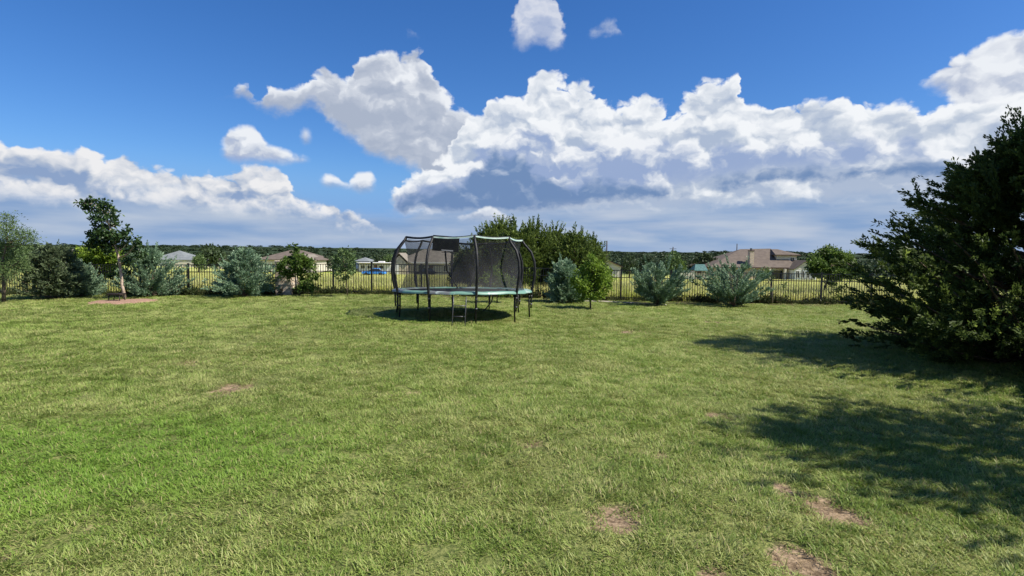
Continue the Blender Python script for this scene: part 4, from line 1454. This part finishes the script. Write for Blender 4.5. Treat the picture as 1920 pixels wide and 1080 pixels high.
# ================================================================== houses
M['roof_brown'] = mat('roof_brown', (0.15, 0.122, 0.10), 0.9, 0.1, second=(0.118, 0.096, 0.08), vscale=1.2)
M['roof_tan'] = mat('roof_tan', (0.235, 0.21, 0.17), 0.9, 0.1, second=(0.18, 0.16, 0.13), vscale=1.2)
M['roof_grey'] = mat('roof_grey', (0.20, 0.215, 0.215), 0.9, 0.1, second=(0.15, 0.165, 0.17), vscale=1.2)
M['wall_pale'] = mat('wall_pale', (0.60, 0.55, 0.46), 0.9, 0.1, var=0.12, vscale=2)
M['wall_white'] = mat('wall_white', (0.74, 0.73, 0.70), 0.85, 0.15, var=0.08)
M['wall_stone'] = mat('wall_stone', (0.46, 0.40, 0.31), 0.9, 0.1, var=0.3, vscale=3)
M['trim_white'] = mat('trim_white', (0.72, 0.70, 0.66), 0.6, 0.2)
M['fascia_brown'] = mat('fascia_brown', (0.10, 0.065, 0.05), 0.7, 0.2)
M['glass_dark'] = mat('window_glass', (0.025, 0.03, 0.035), 0.08, 0.6)
M['door_brown'] = mat('door_brown', (0.14, 0.07, 0.04), 0.6, 0.3)
M['shade_dark'] = mat('porch_inside', (0.13, 0.12, 0.10), 0.9, 0.1)


def hip_mesh(name, w, d, h, z, ov=0.5, ridge=None, gable=False, ox=0.0, oy=0.0, thick=0.18):
    """roof over the rectangle 0..w, 0..d at the height z, with an eave overhang; gable: the ridge runs to the ends"""
    x0, x1, y0, y1 = ox - ov, ox + w + ov, oy - ov, oy + d + ov
    ym = (y0 + y1) / 2
    if ridge is None:
        ins = min((y1 - y0) / 2, (x1 - x0) / 2 - 0.05)
        ra, rb = x0 + ins, x1 - ins
    else:
        ra, rb = ridge
    if gable:
        ra, rb = x0, x1
    mb = MB()
    mb.add([(x0, y0, z), (x1, y0, z), (x1, y1, z), (x0, y1, z), (ra, ym, z + h), (rb, ym, z + h),
            (x0, y0, z - thick), (x1, y0, z - thick), (x1, y1, z - thick), (x0, y1, z - thick)],
           [(0, 1, 5, 4), (2, 3, 4, 5), (1, 2, 5), (3, 0, 4), (0, 6, 7, 1), (1, 7, 8, 2), (2, 8, 9, 3), (3, 9, 6, 0), (9, 8, 7, 6)])
    return mb


def gable_front(mb, x0, x1, y0, y1, z, h, ov=0.35, thick=0.15):
    """roof whose ridge runs front to back, over x0..x1"""
    xm = (x0 + x1) / 2
    a, b = x0 - ov, x1 + ov
    c, d = y0 - ov, y1
    mb.add([(a, c, z), (xm, c, z + h), (b, c, z), (a, d, z), (xm, d, z + h), (b, d, z),
            (a, c, z - thick), (xm, c, z + h - thick), (b, c, z - thick), (a, d, z - thick), (xm, d, z + h - thick), (b, d, z - thick)],
           [(0, 1, 4, 3), (1, 2, 5, 4), (6, 9, 10, 7), (7, 10, 11, 8), (0, 6, 7, 1), (1, 7, 8, 2), (0, 3, 9, 6), (2, 8, 11, 5)])


def window(parent, x, z, w, h, y=0.0, name='window', frame='trim_white', glass='glass_dark'):
    f = MB()
    t_ = 0.09
    f.box(x - w / 2 - t_, x + w / 2 + t_, y - 0.06, y - 0.003, z + h, z + h + t_)
    f.box(x - w / 2 - t_, x + w / 2 + t_, y - 0.06, y - 0.003, z - t_, z)
    f.box(x - w / 2 - t_, x - w / 2, y - 0.06, y - 0.003, z, z + h)
    f.box(x + w / 2, x + w / 2 + t_, y - 0.06, y - 0.003, z, z + h)
    f.box(x - 0.025, x + 0.025, y - 0.05, y - 0.003, z, z + h)
    o = f.build(name, M[frame], parent)
    MB().box(x - w / 2, x + w / 2, y - 0.03, y - 0.004, z, z + h).build('pane', M[glass], o)
    return o


def door(parent, x, w, h, y=0.0, m_='door_brown'):
    o = MB().box(x - w / 2, x + w / 2, y - 0.05, y - 0.003, 0.0, h).build('door', M[m_], parent)
    MB().box(x + w * 0.38, x + w * 0.43, y - 0.10, y - 0.051, 0.95, 1.05).build('handle', M['steel'], o)
    return o


def house(px0, px1, D, by, label, wall='wall_pale', roof='roof_tan', depth=9.0, wall_h=2.6, roof_h=2.4, wins=(), doors=(), gable=False, ridge=None):
    a = at(px0, by, D); b = at(px1, by, D)
    z0 = float(gz((a.x + b.x) / 2, D + depth / 2)) - 0.1
    z0 = min(z0, a.z)
    w = b.x - a.x
    top_z = a.z
    t = thing('house', Vector((a.x, D, a.z)), label, 'house', 'houses beyond the field')
    MB().box(0, w, 0, depth, -1.2, wall_h).build('wall', M[wall], t)
    hip_mesh('roof', w, depth, roof_h, wall_h + 0.17, gable=gable, ridge=ridge).build('roof', M[roof], t)
    for (x, z, ww, hh) in wins:
        window(t, x, z, ww, hh)
    for (x, ww, hh) in doors:
        door(t, x, ww, hh)
    return t, w


# brown roofed house on the right
D8 = 115.0
a = at(1333, 525, D8)
sc8 = D8 / FPX
hx = lambda px: (px - 1333) * sc8
t = thing('house', Vector((a.x, D8, a.z)), 'large house with brown hipped roof, pale chimney and white gabled sunroom, on the right', 'house', 'houses beyond the field')
W8 = hx(1500)
MB().box(0, W8, 0, 13, -1.2, 2.55).build('wall', M['wall_stone'], t)
EZ = 2.75
MB().add([(hx(1327), -0.6, EZ), (hx(1482), -0.6, EZ), (hx(1500), -0.6, EZ), (hx(1512), 13.6, EZ), (hx(1327), 13.6, EZ), (hx(1409), 6.2, EZ + 3.7), (hx(1468), 6.2, EZ + 3.9),
          (hx(1327), -0.6, EZ - .22), (hx(1500), -0.6, EZ - .22), (hx(1512), 13.6, EZ - .22), (hx(1327), 13.6, EZ - .22)],
         [(0, 1, 6, 5), (1, 2, 6), (2, 3, 6), (3, 4, 5, 6), (4, 0, 5), (0, 7, 8, 2, 1), (2, 8, 9, 3), (3, 9, 10, 4), (4, 10, 7, 0), (10, 9, 8, 7)]).build('roof', M['roof_brown'], t)
MB().box(hx(1328), hx(1482), -0.64, -0.605, EZ - .24, EZ - 0.02).build('fascia', M['fascia_brown'], t)
# upper storey on the right
ux0, ux1 = hx(1464), hx(1502)
up = MB().box(ux0, ux1, 2.2, 9.0, 2.9, EZ + 2.45).build('upper_wall', M['wall_pale'], t)
hip_mesh('r', ux1 - ux0, 6.8, 1.15, EZ + 2.62, ov=0.55, ox=ux0, oy=2.2, ridge=(hx(1467), hx(1480))).build('upper_roof', M['roof_brown'], t)
MB().box(ux0 - 0.58, ux1 + 0.58, 1.60, 1.645, EZ + 2.40, EZ + 2.60).build('fascia', M['fascia_brown'], t)
window(t, ux1 - 0.9, EZ + 1.2, 0.8, 0.8, y=2.2)
# chimney
ch = MB().box(hx(1404), hx(1411.5), -0.2, 0.9, 0.0, EZ + 3.25).build('chimney', mat('chimney_brick', (0.52, 0.42, 0.34), 0.9, 0.1, var=0.25, vscale=5), t)
MB().box(hx(1403.5), hx(1412), -0.27, 0.97, EZ + 3.251, EZ + 3.42).build('chimney_cap', M['fascia_brown'], ch)
MB().box(hx(1406), hx(1409), 0.2, 0.5, EZ + 3.421, EZ + 3.85).build('flue', M['steel'], ch)
# sunroom with a front gable
gx0, gx1 = hx(1477), hx(1517)
MB().box(gx0, gx1, -2.6, -0.003, -1.2, 2.5).build('sunroom_wall', M['wall_white'], t)
gf = MB()
gable_front(gf, gx0, gx1, -2.6, 5.0, 2.52, 1.75)
gf.build('sunroom_roof', M['roof_brown'], t)
xm = (gx0 + gx1) / 2
MB().add([(gx0, -2.63, 2.40), (gx1, -2.63, 2.40), (xm, -2.63, 4.02), (gx0, -2.5, 2.40), (gx1, -2.5, 2.40), (xm, -2.5, 4.02)],
         [(0, 1, 2), (5, 4, 3), (0, 2, 5, 3), (1, 4, 5, 2), (0, 3, 4, 1)]).build('gable', M['wall_pale'], t)
for k in range(4):
    xw = gx0 + 0.62 + k * (gx1 - gx0 - 1.24) / 3
    window(t, xw, 0.75, 0.62, 1.35, y=-2.6)
# covered patio: flat dark panel stands in for the shaded opening behind pillars
MB().box(hx(1442), hx(1467), -0.02, -0.004, 0.0, 2.1).build('patio_shade_panel', M['glass_dark'], t)
MB().box(hx(1466), hx(1470), -1.0, -0.25, -1.0, 2.45).build('patio_pillar', M['wall_pale'], t)
MB().box(hx(1438), hx(1441), -1.0, -0.25, -1.0, 2.45).build('patio_pillar', M['wall_pale'], t)
window(t, hx(1350), 0.9, 1.4, 1.1); window(t, hx(1378), 0.9, 1.4, 1.1)
window(t, hx(1425), 0.9, 1.2, 1.1)
# patio furniture too small to tell apart: a dark table and two chairs at the sunroom
tb = thing('patio_table', Vector((a.x + hx(1489), D8 - 5.2, a.z)), 'dark patio table on the grass before the white sunroom of the brown roofed house', 'table')
MB().box(-0.9, 0.9, -0.4, 0.4, 0.62, 0.68).build('table_top', M['fascia_brown'], tb)
for sx in (-.8, .8):
    for sy in (-.3, .3):
        MB().box(sx - .04, sx + .04, sy - .04, sy + .04, -0.2, 0.62).build('leg', M['fascia_brown'], tb)

# house behind the trampoline
D6 = 119.0
t, W6 = house(744, 868, D6, 515, 'pale house with a long grey-tan roof seen through the trampoline', 'wall_pale', 'roof_tan', 10, 2.55, 2.75,
              wins=((5.2, 0.8, 1.2, 1.2), (10.4, 0.8, 0.9, 1.3), (12.3, 0.8, 1.4, 1.3)), doors=((7.3, 0.95, 2.1),))
MB().box(-0.6, W6 + 0.6, -0.56, -0.51, 2.46, 2.76).build('fascia', M['trim_white'], t)
gf = MB(); gable_front(gf, -0.6, 2.7, -2.6, 4.5, 2.75, 1.9); gf.build('front_roof', M['roof_tan'], t)
MB().box(-0.45, 2.55, -2.6, -0.003, -1.2, 2.58).build('garage_wall', M['wall_stone'], t)
MB().add([(-0.45, -2.6, 2.58), (2.55, -2.6, 2.58), (1.05, -2.6, 4.1), (-0.45, -2.45, 2.58), (2.55, -2.45, 2.58), (1.05, -2.45, 4.1)],
         [(0, 1, 2), (5, 4, 3), (0, 2, 5, 3), (1, 4, 5, 2), (0, 3, 4, 1)]).build('gable', M['wall_stone'], t)
MB().box(0.0, 1.05, -2.66, -2.604, -0.2, 2.2).build('garage_door', M['trim_white'], t)

house(96, 150, 120.0, 505, 'house with a plain tan hipped roof behind the bushes at the left edge', 'wall_pale', 'roof_tan', 12, 2.5, 2.6, wins=((2, .8, 1, 1), (4.4, .8, 1, 1)))
t, _w = house(283, 350, 205.0, 499, 'house with a blue-grey hipped roof left of the lone feathery shrub', 'wall_white', 'roof_grey', 14, 2.3, 3.3, wins=((9.6, .7, 1.3, 1.1), (11.3, .7, 1.1, 1.1)))
MB().add([(11.2, -1.2, 2.5), (17.2, -1.2, 2.5), (15.6, 4, 3.9), (11.8, 4, 4.3), (11.2, -1.2, 2.25), (17.2, -1.2, 2.25)],
         [(0, 1, 2, 3), (0, 4, 5, 1), (1, 5, 2), (0, 3, 4)]).build('lower_roof', M['roof_grey'], t)
house(409, 466, 165.0, 500, 'pale tan roofed house behind the top of the lone feathery shrub', 'wall_pale', 'roof_tan', 10, 1.9, 2.0, wins=((3, .5, 1, 1),))
t, _w = house(484, 594, 132.0, 500, 'house with a brown and tan roof behind the pointed young tree', 'wall_pale', 'roof_brown', 11, 1.6, 2.2, wins=((6, .4, 1, .9), (9, .4, 1, .9), (11.4, .3, .9, 1)))
gf = MB(); gable_front(gf, 9.4, 13.6, -1.6, 5.0, 1.65, 1.35); gf.build('front_roof', M['roof_tan'], t)
MB().box(9.7, 13.3, -1.6, -0.003, -1.2, 1.5).build('front_wall', M['wall_pale'], t)
house(667, 690, 170.0, 496, 'far small house with a low grey roof left of the white trailer', 'wall_white', 'roof_grey', 8, 0.9, 1.1)
# small white gabled house right of the cedars
D7 = 112.0
a7 = at(1128, 517, D7)
t = thing('house', Vector((a7.x, D7, a7.z)), 'small pale gabled house right of the cedar clump', 'house', 'houses beyond the field')
w7 = PX(36, D7)
MB().box(0, w7, 0, 8, -1.0, 1.9).build('wall', M['wall_pale'], t)
MB().add([(0, -0.002, 1.9), (w7, -0.002, 1.9), (0.2 * w7, -0.002, 3.15), (0, 0.15, 1.9), (w7, 0.15, 1.9), (0.2 * w7, 0.15, 3.15)],
         [(0, 1, 2), (5, 4, 3), (0, 2, 5, 3), (1, 4, 5, 2), (0, 3, 4, 1)]).build('gable', M['wall_pale'], t)
xm = 0.2 * w7
MB().add([(-0.6 * w7, -0.4, 1.85), (xm, -0.4, 3.3), (w7 + 0.3, -0.4, 1.85), (-0.6 * w7, 8, 1.85), (xm, 8, 3.3), (w7 + .3, 8, 1.85),
          (-0.6 * w7, -0.4, 1.7), (xm, -0.4, 3.12), (w7 + 0.3, -0.4, 1.7)],
         [(0, 1, 4, 3), (1, 2, 5, 4), (0, 6, 7, 1), (1, 7, 8, 2)]).build('roof', M['fascia_brown'], t)
window(t, w7 * 0.45, 0.5, 0.8, 0.9)
# teal roofed shed
Ds = 104.0
as_ = at(1301, 512, Ds)
t = thing('garden_shed', Vector((as_.x, Ds, as_.z)), 'low shed with a faded teal metal roof left of the brown roofed house', 'shed')
ws_ = PX(26, Ds)
MB().box(0.2, ws_ - 0.2, 0, 3, -1.2, 0.55).build('wall', M['wall_stone'], t)
MB().add([(0, -0.3, 0.5), (ws_, -0.3, 0.5), (ws_ - 0.1, 1.6, 1.62), (0.75, 1.6, 1.62), (0, 3.3, 0.5), (ws_, 3.3, 0.5), (0, -.3, .4), (ws_, -.3, .4)],
         [(0, 1, 2, 3), (3, 2, 5, 4), (1, 5, 2), (0, 3, 4), (0, 6, 7, 1)]).build('roof', mat('teal_metal', (0.07, 0.15, 0.13), 0.5, 0.4, var=0.3, vscale=3), t)
door(t, 1.0, 0.7, 0.5)
# pale low walls at the far side of the field
for (x0, x1, yb, yt, D_, lb) in ((318, 391, 497.5, 491.5, 190.0, 'long low pale wall below the blue-grey roof'), (1269, 1302, 514, 509.5, 98.0, 'short low pale wall left of the teal shed')):
    a = at(x0, yb, D_); b = at(x1, yb, D_)
    t = thing('low_wall', a, lb, 'wall')
    hh = PX(yb - yt, D_)
    MB().box(0, b.x - a.x, 0, 0.25, -0.8, hh).build('wall_body', M['wall_pale'], t)
    MB().box(-0.04, b.x - a.x + 0.04, -0.04, 0.29, hh + 0.001, hh + 0.08).build('coping', M['wall_white'], t)

# white travel trailer with its awning
Dt = 112.0
a = at(672, 514, Dt)
t = thing('travel_trailer', a, 'long white travel trailer parked beyond the field, left of the trampoline', 'trailer')
wt = PX(62, Dt)
MB().box(0, wt, 0, 2.3, 0.35, 2.25).build('body', M['wall_white'], t, bevel=0.12)
MB().box(-0.1, wt + 0.1, -1.0, 2.35, 2.27, 2.36).build('awning', M['trim_white'], t)
MB().box(wt * 0.58, wt * 0.76, 0.6, 1.5, 2.361, 2.62).build('roof_unit', M['trim_white'], t, bevel=0.06)
for x_, ww_ in ((0.9, 0.8), (2.3, 0.9), (4.6, 0.8)):
    window(t, x_, 1.15, ww_, 0.6)
door(t, 3.5, 0.65, 1.9)
for x_ in (2.6, 3.5):
    MB().tube([(x_, -0.02, 0.33), (x_, 0.18, 0.33)], 0.33, 14).build('wheel', M['tramp_mat'], t)
for x_ in (0.1, wt - 0.1):
    MB().box(x_ - .03, x_ + .03, -0.97, -0.91, -0.3, 2.265).build('awning_post', M['steel'], t)

# cars
def car(loc, L, H, paint, label, rz=0.0, suv=False):
    t = thing('parked_car', loc, label, 'car', 'cars parked beyond the field', rz)
    w = 1.75
    low = [(-.5, .32), (-.5, .62), (-.46, .74), (-.22, .80) if not suv else (-.26, .86), (.30, .82), (.47, .76), (.5, .60), (.5, .32)]
    def prof(mb, P, y0, y1, ins=0.0):
        n = len(P)
        vs_ = [(p[0] * L, y0 + ins * (p[1] > 0.9), p[1] * H / 1.45) for p in P] + [(p[0] * L, y1 - ins * (p[1] > 0.9), p[1] * H / 1.45) for p in P]
        fs_ = [tuple(range(n)), tuple(range(2 * n - 1, n - 1, -1))] + [(k, k + n, (k + 1) % n + n, (k + 1) % n) for k in range(n)]
        mb.add(vs_, fs_)
    b = MB(); prof(b, low, -w / 2, w / 2)
    bo = b.build('body', paint, t, bevel=0.07)
    g = MB(); prof(g, [(-.24, .79), (-.10, 1.26), (.02, 1.32), (.22, 1.30), (.40, .80)] if not suv else [(-.26, .84), (-.14, 1.32), (.34, 1.34), (.44, .80)], -w / 2 + .08, w / 2 - .08, 0.14)
    g.build('glasshouse', M['glass_dark'], t, bevel=0.03)
    r = MB(); prof(r, [(-.10, 1.27), (-.08, 1.36), (.02, 1.42), (.20, 1.40), (.24, 1.30)] if not suv else [(-.14, 1.33), (-.10, 1.43), (.32, 1.45), (.35, 1.34)], -w / 2 + .2, w / 2 - .2)
    r.build('car_roof', paint, t, bevel=0.03)
    for x_ in (-.31, .31):
        for s_ in (-1, 1):
            wh = MB().tube([(x_ * L, s_ * (w / 2 - .18), .31), (x_ * L, s_ * (w / 2 + .015), .31)], .31, 16).build('wheel', M['tramp_mat'], t)
            MB().tube([(x_ * L, s_ * (w / 2 + .005), .31), (x_ * L, s_ * (w / 2 + .03), .31)], .17, 10).build('rim', M['steel'], wh)
    for s_ in (-1, 1):
        MB().box(-.5 * L - .02, -.485 * L, s_ * .62 - .16, s_ * .62 + .16, .60, .72).build('headlight', M['trim_white'], t)
    return t


blue = mat('blue_paint', (0.06, 0.27, 0.75), 0.25, 0.5)
a = at(702, 516, 104.0)
a.z = float(gz(a.x, a.y)) + 0.12
car(a, 4.3, 1.4, blue, 'bright blue car parked before the white trailer')
a = at(798, 515.5, 114.5)
a.z = float(gz(a.x, a.y)) + 0.05
car(a, 4.2, 1.6, mat('dark_paint', (0.018, 0.02, 0.022), 0.25, 0.5), 'dark car parked at the pale wall of the house behind the trampoline', suv=True)

# utility poles
M['pole_wood'] = mat('pole_wood', (0.07, 0.055, 0.045), 0.9, 0.1, var=0.3)
for (px, yt, D_, arm, lb) in ((1138, 452, 118.0, False, 'bare wooden utility pole rising right of the cedar clump'), (1382, 457, 150.0, False, 'thin utility pole just left of the brown roof ridge'),
                              (1262, 463, 135.0, True, 'utility pole with a cross arm sticking out of a tree between two shrubs')):
    p = at(px, yt, D_)
    z0 = float(gz(p.x, D_))
    t = thing('utility_pole', Vector((p.x, D_, z0)), lb, 'utility pole', 'wooden utility poles beyond the field')
    MB().tube([(0, 0, -0.2), (0, 0, (p.z - z0) * .5), (0, 0, p.z - z0)], [0.17, 0.15, 0.11], 8).build('pole', M['pole_wood'], t)
    if arm:
        MB().box(-0.8, 0.8, -0.05, 0.05, p.z - z0 - 0.5, p.z - z0 - 0.4).build('cross_arm', M['pole_wood'], t)

# ================================================================== trees round the houses and the far woods
def blob_tree_mesh(name, seed, n=230, leaf=0.09, shape=1.0):
    """crown of a far tree about one unit tall and wide, made of loose leaf faces"""
    rng = np.random.default_rng(seed)
    k = 9
    cc_ = unit(rng.normal(0, 1, (k, 3))) * 0.26
    cc_[:, 2] = np.abs(cc_[:, 2]) * 0.9 + 0.32
    cc_[:, 2] *= shape
    rr_ = rng.uniform(0.17, 0.30, k)
    w = rng.integers(0, k, n)
    v = unit(rng.normal(0, 1, (n, 3)))
    P = cc_[w] + v * rr_[w][:, None] * rng.uniform(0.7, 1.05, n)[:, None]
    P[:, 2] = np.maximum(P[:, 2], 0.12)
    D = unit(rng.normal(0, 1, (n, 3)))
    V, F = quads_from_leaves(P - D * leaf * 0.5, D, rng.uniform(0.6, 1.4, n) * leaf, rng.uniform(0.6, 1.3, n) * leaf * 0.8, rng)
    tone = np.clip(rng.uniform(0, 0.6, n) + np.repeat(rng.uniform(0, 0.5), n), 0, 1)
    V = V / np.array([np.abs(V[:, 0]).max() * 2, np.abs(V[:, 1]).max() * 2, V[:, 2].max()])
    return V, F, np.repeat(tone, 4)


FT = [  # px, base py, top py, half width px, distance, leaf material, seed, label
    (403, 500, 455, 33, 125.0, 'wood_far', 1, 'big dark rounded tree left above the lone feathery shrub'),
    (372, 498, 474, 17, 118.0, 'sage', 2, 'small light green tree between the blue-grey roof and the big dark tree'),
    (345, 496, 466, 20, 222.0, 'wood_far', 3, 'dark tree behind the right end of the blue-grey roof'),
    (712, 500, 473, 15, 135.0, 'wood_far', 4, 'dark tree above the left half of the white trailer'),
    (733, 500, 474, 17, 130.0, 'sage', 5, 'paler green tree above the right half of the white trailer'),
    (1180, 508, 473, 19, 125.0, 'wood_far', 6, 'dark tree right of the small pale gabled house'),
    (1212, 508, 476, 18, 132.0, 'wood_far', 7, 'low dark tree above the shrub right of the bright green tree'),
    (1262, 512, 467, 21, 118.0, 'sage', 8, 'tall green tree between two shrubs with a utility pole above it'),
    (1278, 512, 484, 10, 108.0, 'green', 9, 'small yellow-green tree before the tall one between two shrubs'),
    (1322, 508, 473, 24, 122.0, 'wood_far', 10, 'dark brown-green tree at the left end of the brown roof'),
    (1296, 508, 482, 14, 128.0, 'wood_far', 11, 'low dark tree behind the teal shed'),
    (1512, 520, 484, 10, 128.0, 'wood_far', 12, 'dark tree right behind the white sunroom'),
    (430, 497, 473, 10, 140.0, 'wood_far', 13, 'small dark tree right of the big dark rounded one'),
    (612, 505, 478, 16, 140.0, 'wood_far', 14, 'low dark tree right of the brown and tan roof'),
    (1000, 505, 470, 22, 140.0, 'wood_far', 15, 'dark tree hidden behind the cedar clump'),
    (1440, 520, 503, 7, 108.0, 'green', 16, 'small bush before the covered patio of the brown roofed house'),
]
for (px, by, ty, hw, D_, mt, sd, lb) in FT:
    p = at(px, by, D_)
    z0 = float(gz(p.x, D_))
    zt = at(px, ty, D_).z
    H_ = zt - z0
    t = thing('far_tree', Vector((p.x, D_, z0)), lb, 'tree', 'trees round the far houses')
    MB().tube([(0, 0, -0.3), (0.1, 0, H_ * 0.3), (0, 0, H_ * 0.6)], [0.22, 0.17, 0.08], 7).build('trunk', M['bark'], t)
    V, F, tn = blob_tree_mesh('crown', sd + 300, 1100, 0.075)
    V = V * np.array([PX(hw, D_) * 2.0, PX(hw, D_) * 2.0, H_])
    link('crown', np_mesh('crown', V, F, False, {'tone': tn}), t, M[mt])

# the far woods that read as one mass
rng = np.random.default_rng(5)
protos = [blob_tree_mesh('w', 500 + k, 130, 0.19, 0.9 + 0.1 * (k % 3)) for k in range(6)]
VS, FS, TS = [], [], []
nv_ = 0
rows = [(150, 185, 60, 3.6, 6.0), (190, 260, 150, 4.0, 7.0), (270, 420, 330, 4.5, 10), (430, 700, 480, 5, 13), (720, 1100, 520, 6, 17), (1150, 1800, 480, 7, 26), (1900, 3300, 460, 10, 40)]
for (d0, d1, cnt, h, w) in rows:
    for q in range(cnt):
        y = rng.uniform(d0, d1)
        x = rng.uniform(-1.05, 1.05) * y
        if vnoise(x, y, 0.012, 91) < 0.30 and d0 < 500:
            continue
        if y < 225 and -0.68 < x / y < -0.50:
            continue
        if d0 < 190:
            u_ = x / y
            if -0.42 < u_ < -0.07 and rng.uniform() < 0.7:
                continue
            if 0.32 < u_ < 0.56:
                continue
        V, F, tn = protos[rng.integers(0, 6)]
        a = rng.uniform(0, 6.28)
        c_, s_ = math.cos(a), math.sin(a)
        hh = h * rng.uniform(0.75, 1.2); ww = w * rng.uniform(0.7, 1.3)
        X_ = (V[:, 0] * c_ - V[:, 1] * s_) * ww + x
        Y_2 = (V[:, 0] * s_ + V[:, 1] * c_) * ww + y
        Z_ = (V[:, 2] - 0.12) * hh * 1.1 + float(gz(x, y))
        VS.append(np.stack([X_, Y_2, Z_], 1)); FS.append(F + nv_); TS.append(np.clip(tn + rng.uniform(-0.2, 0.2), 0, 1))
        nv_ += len(V)
wo = link('far_woods', np_mesh('far_woods', np.concatenate(VS), np.concatenate(FS), False, {'tone': np.concatenate(TS)}), None, M['wood_far'])
tag(wo, 'dark green woods on the low hills that close the horizon', 'woods', kind='stuff')
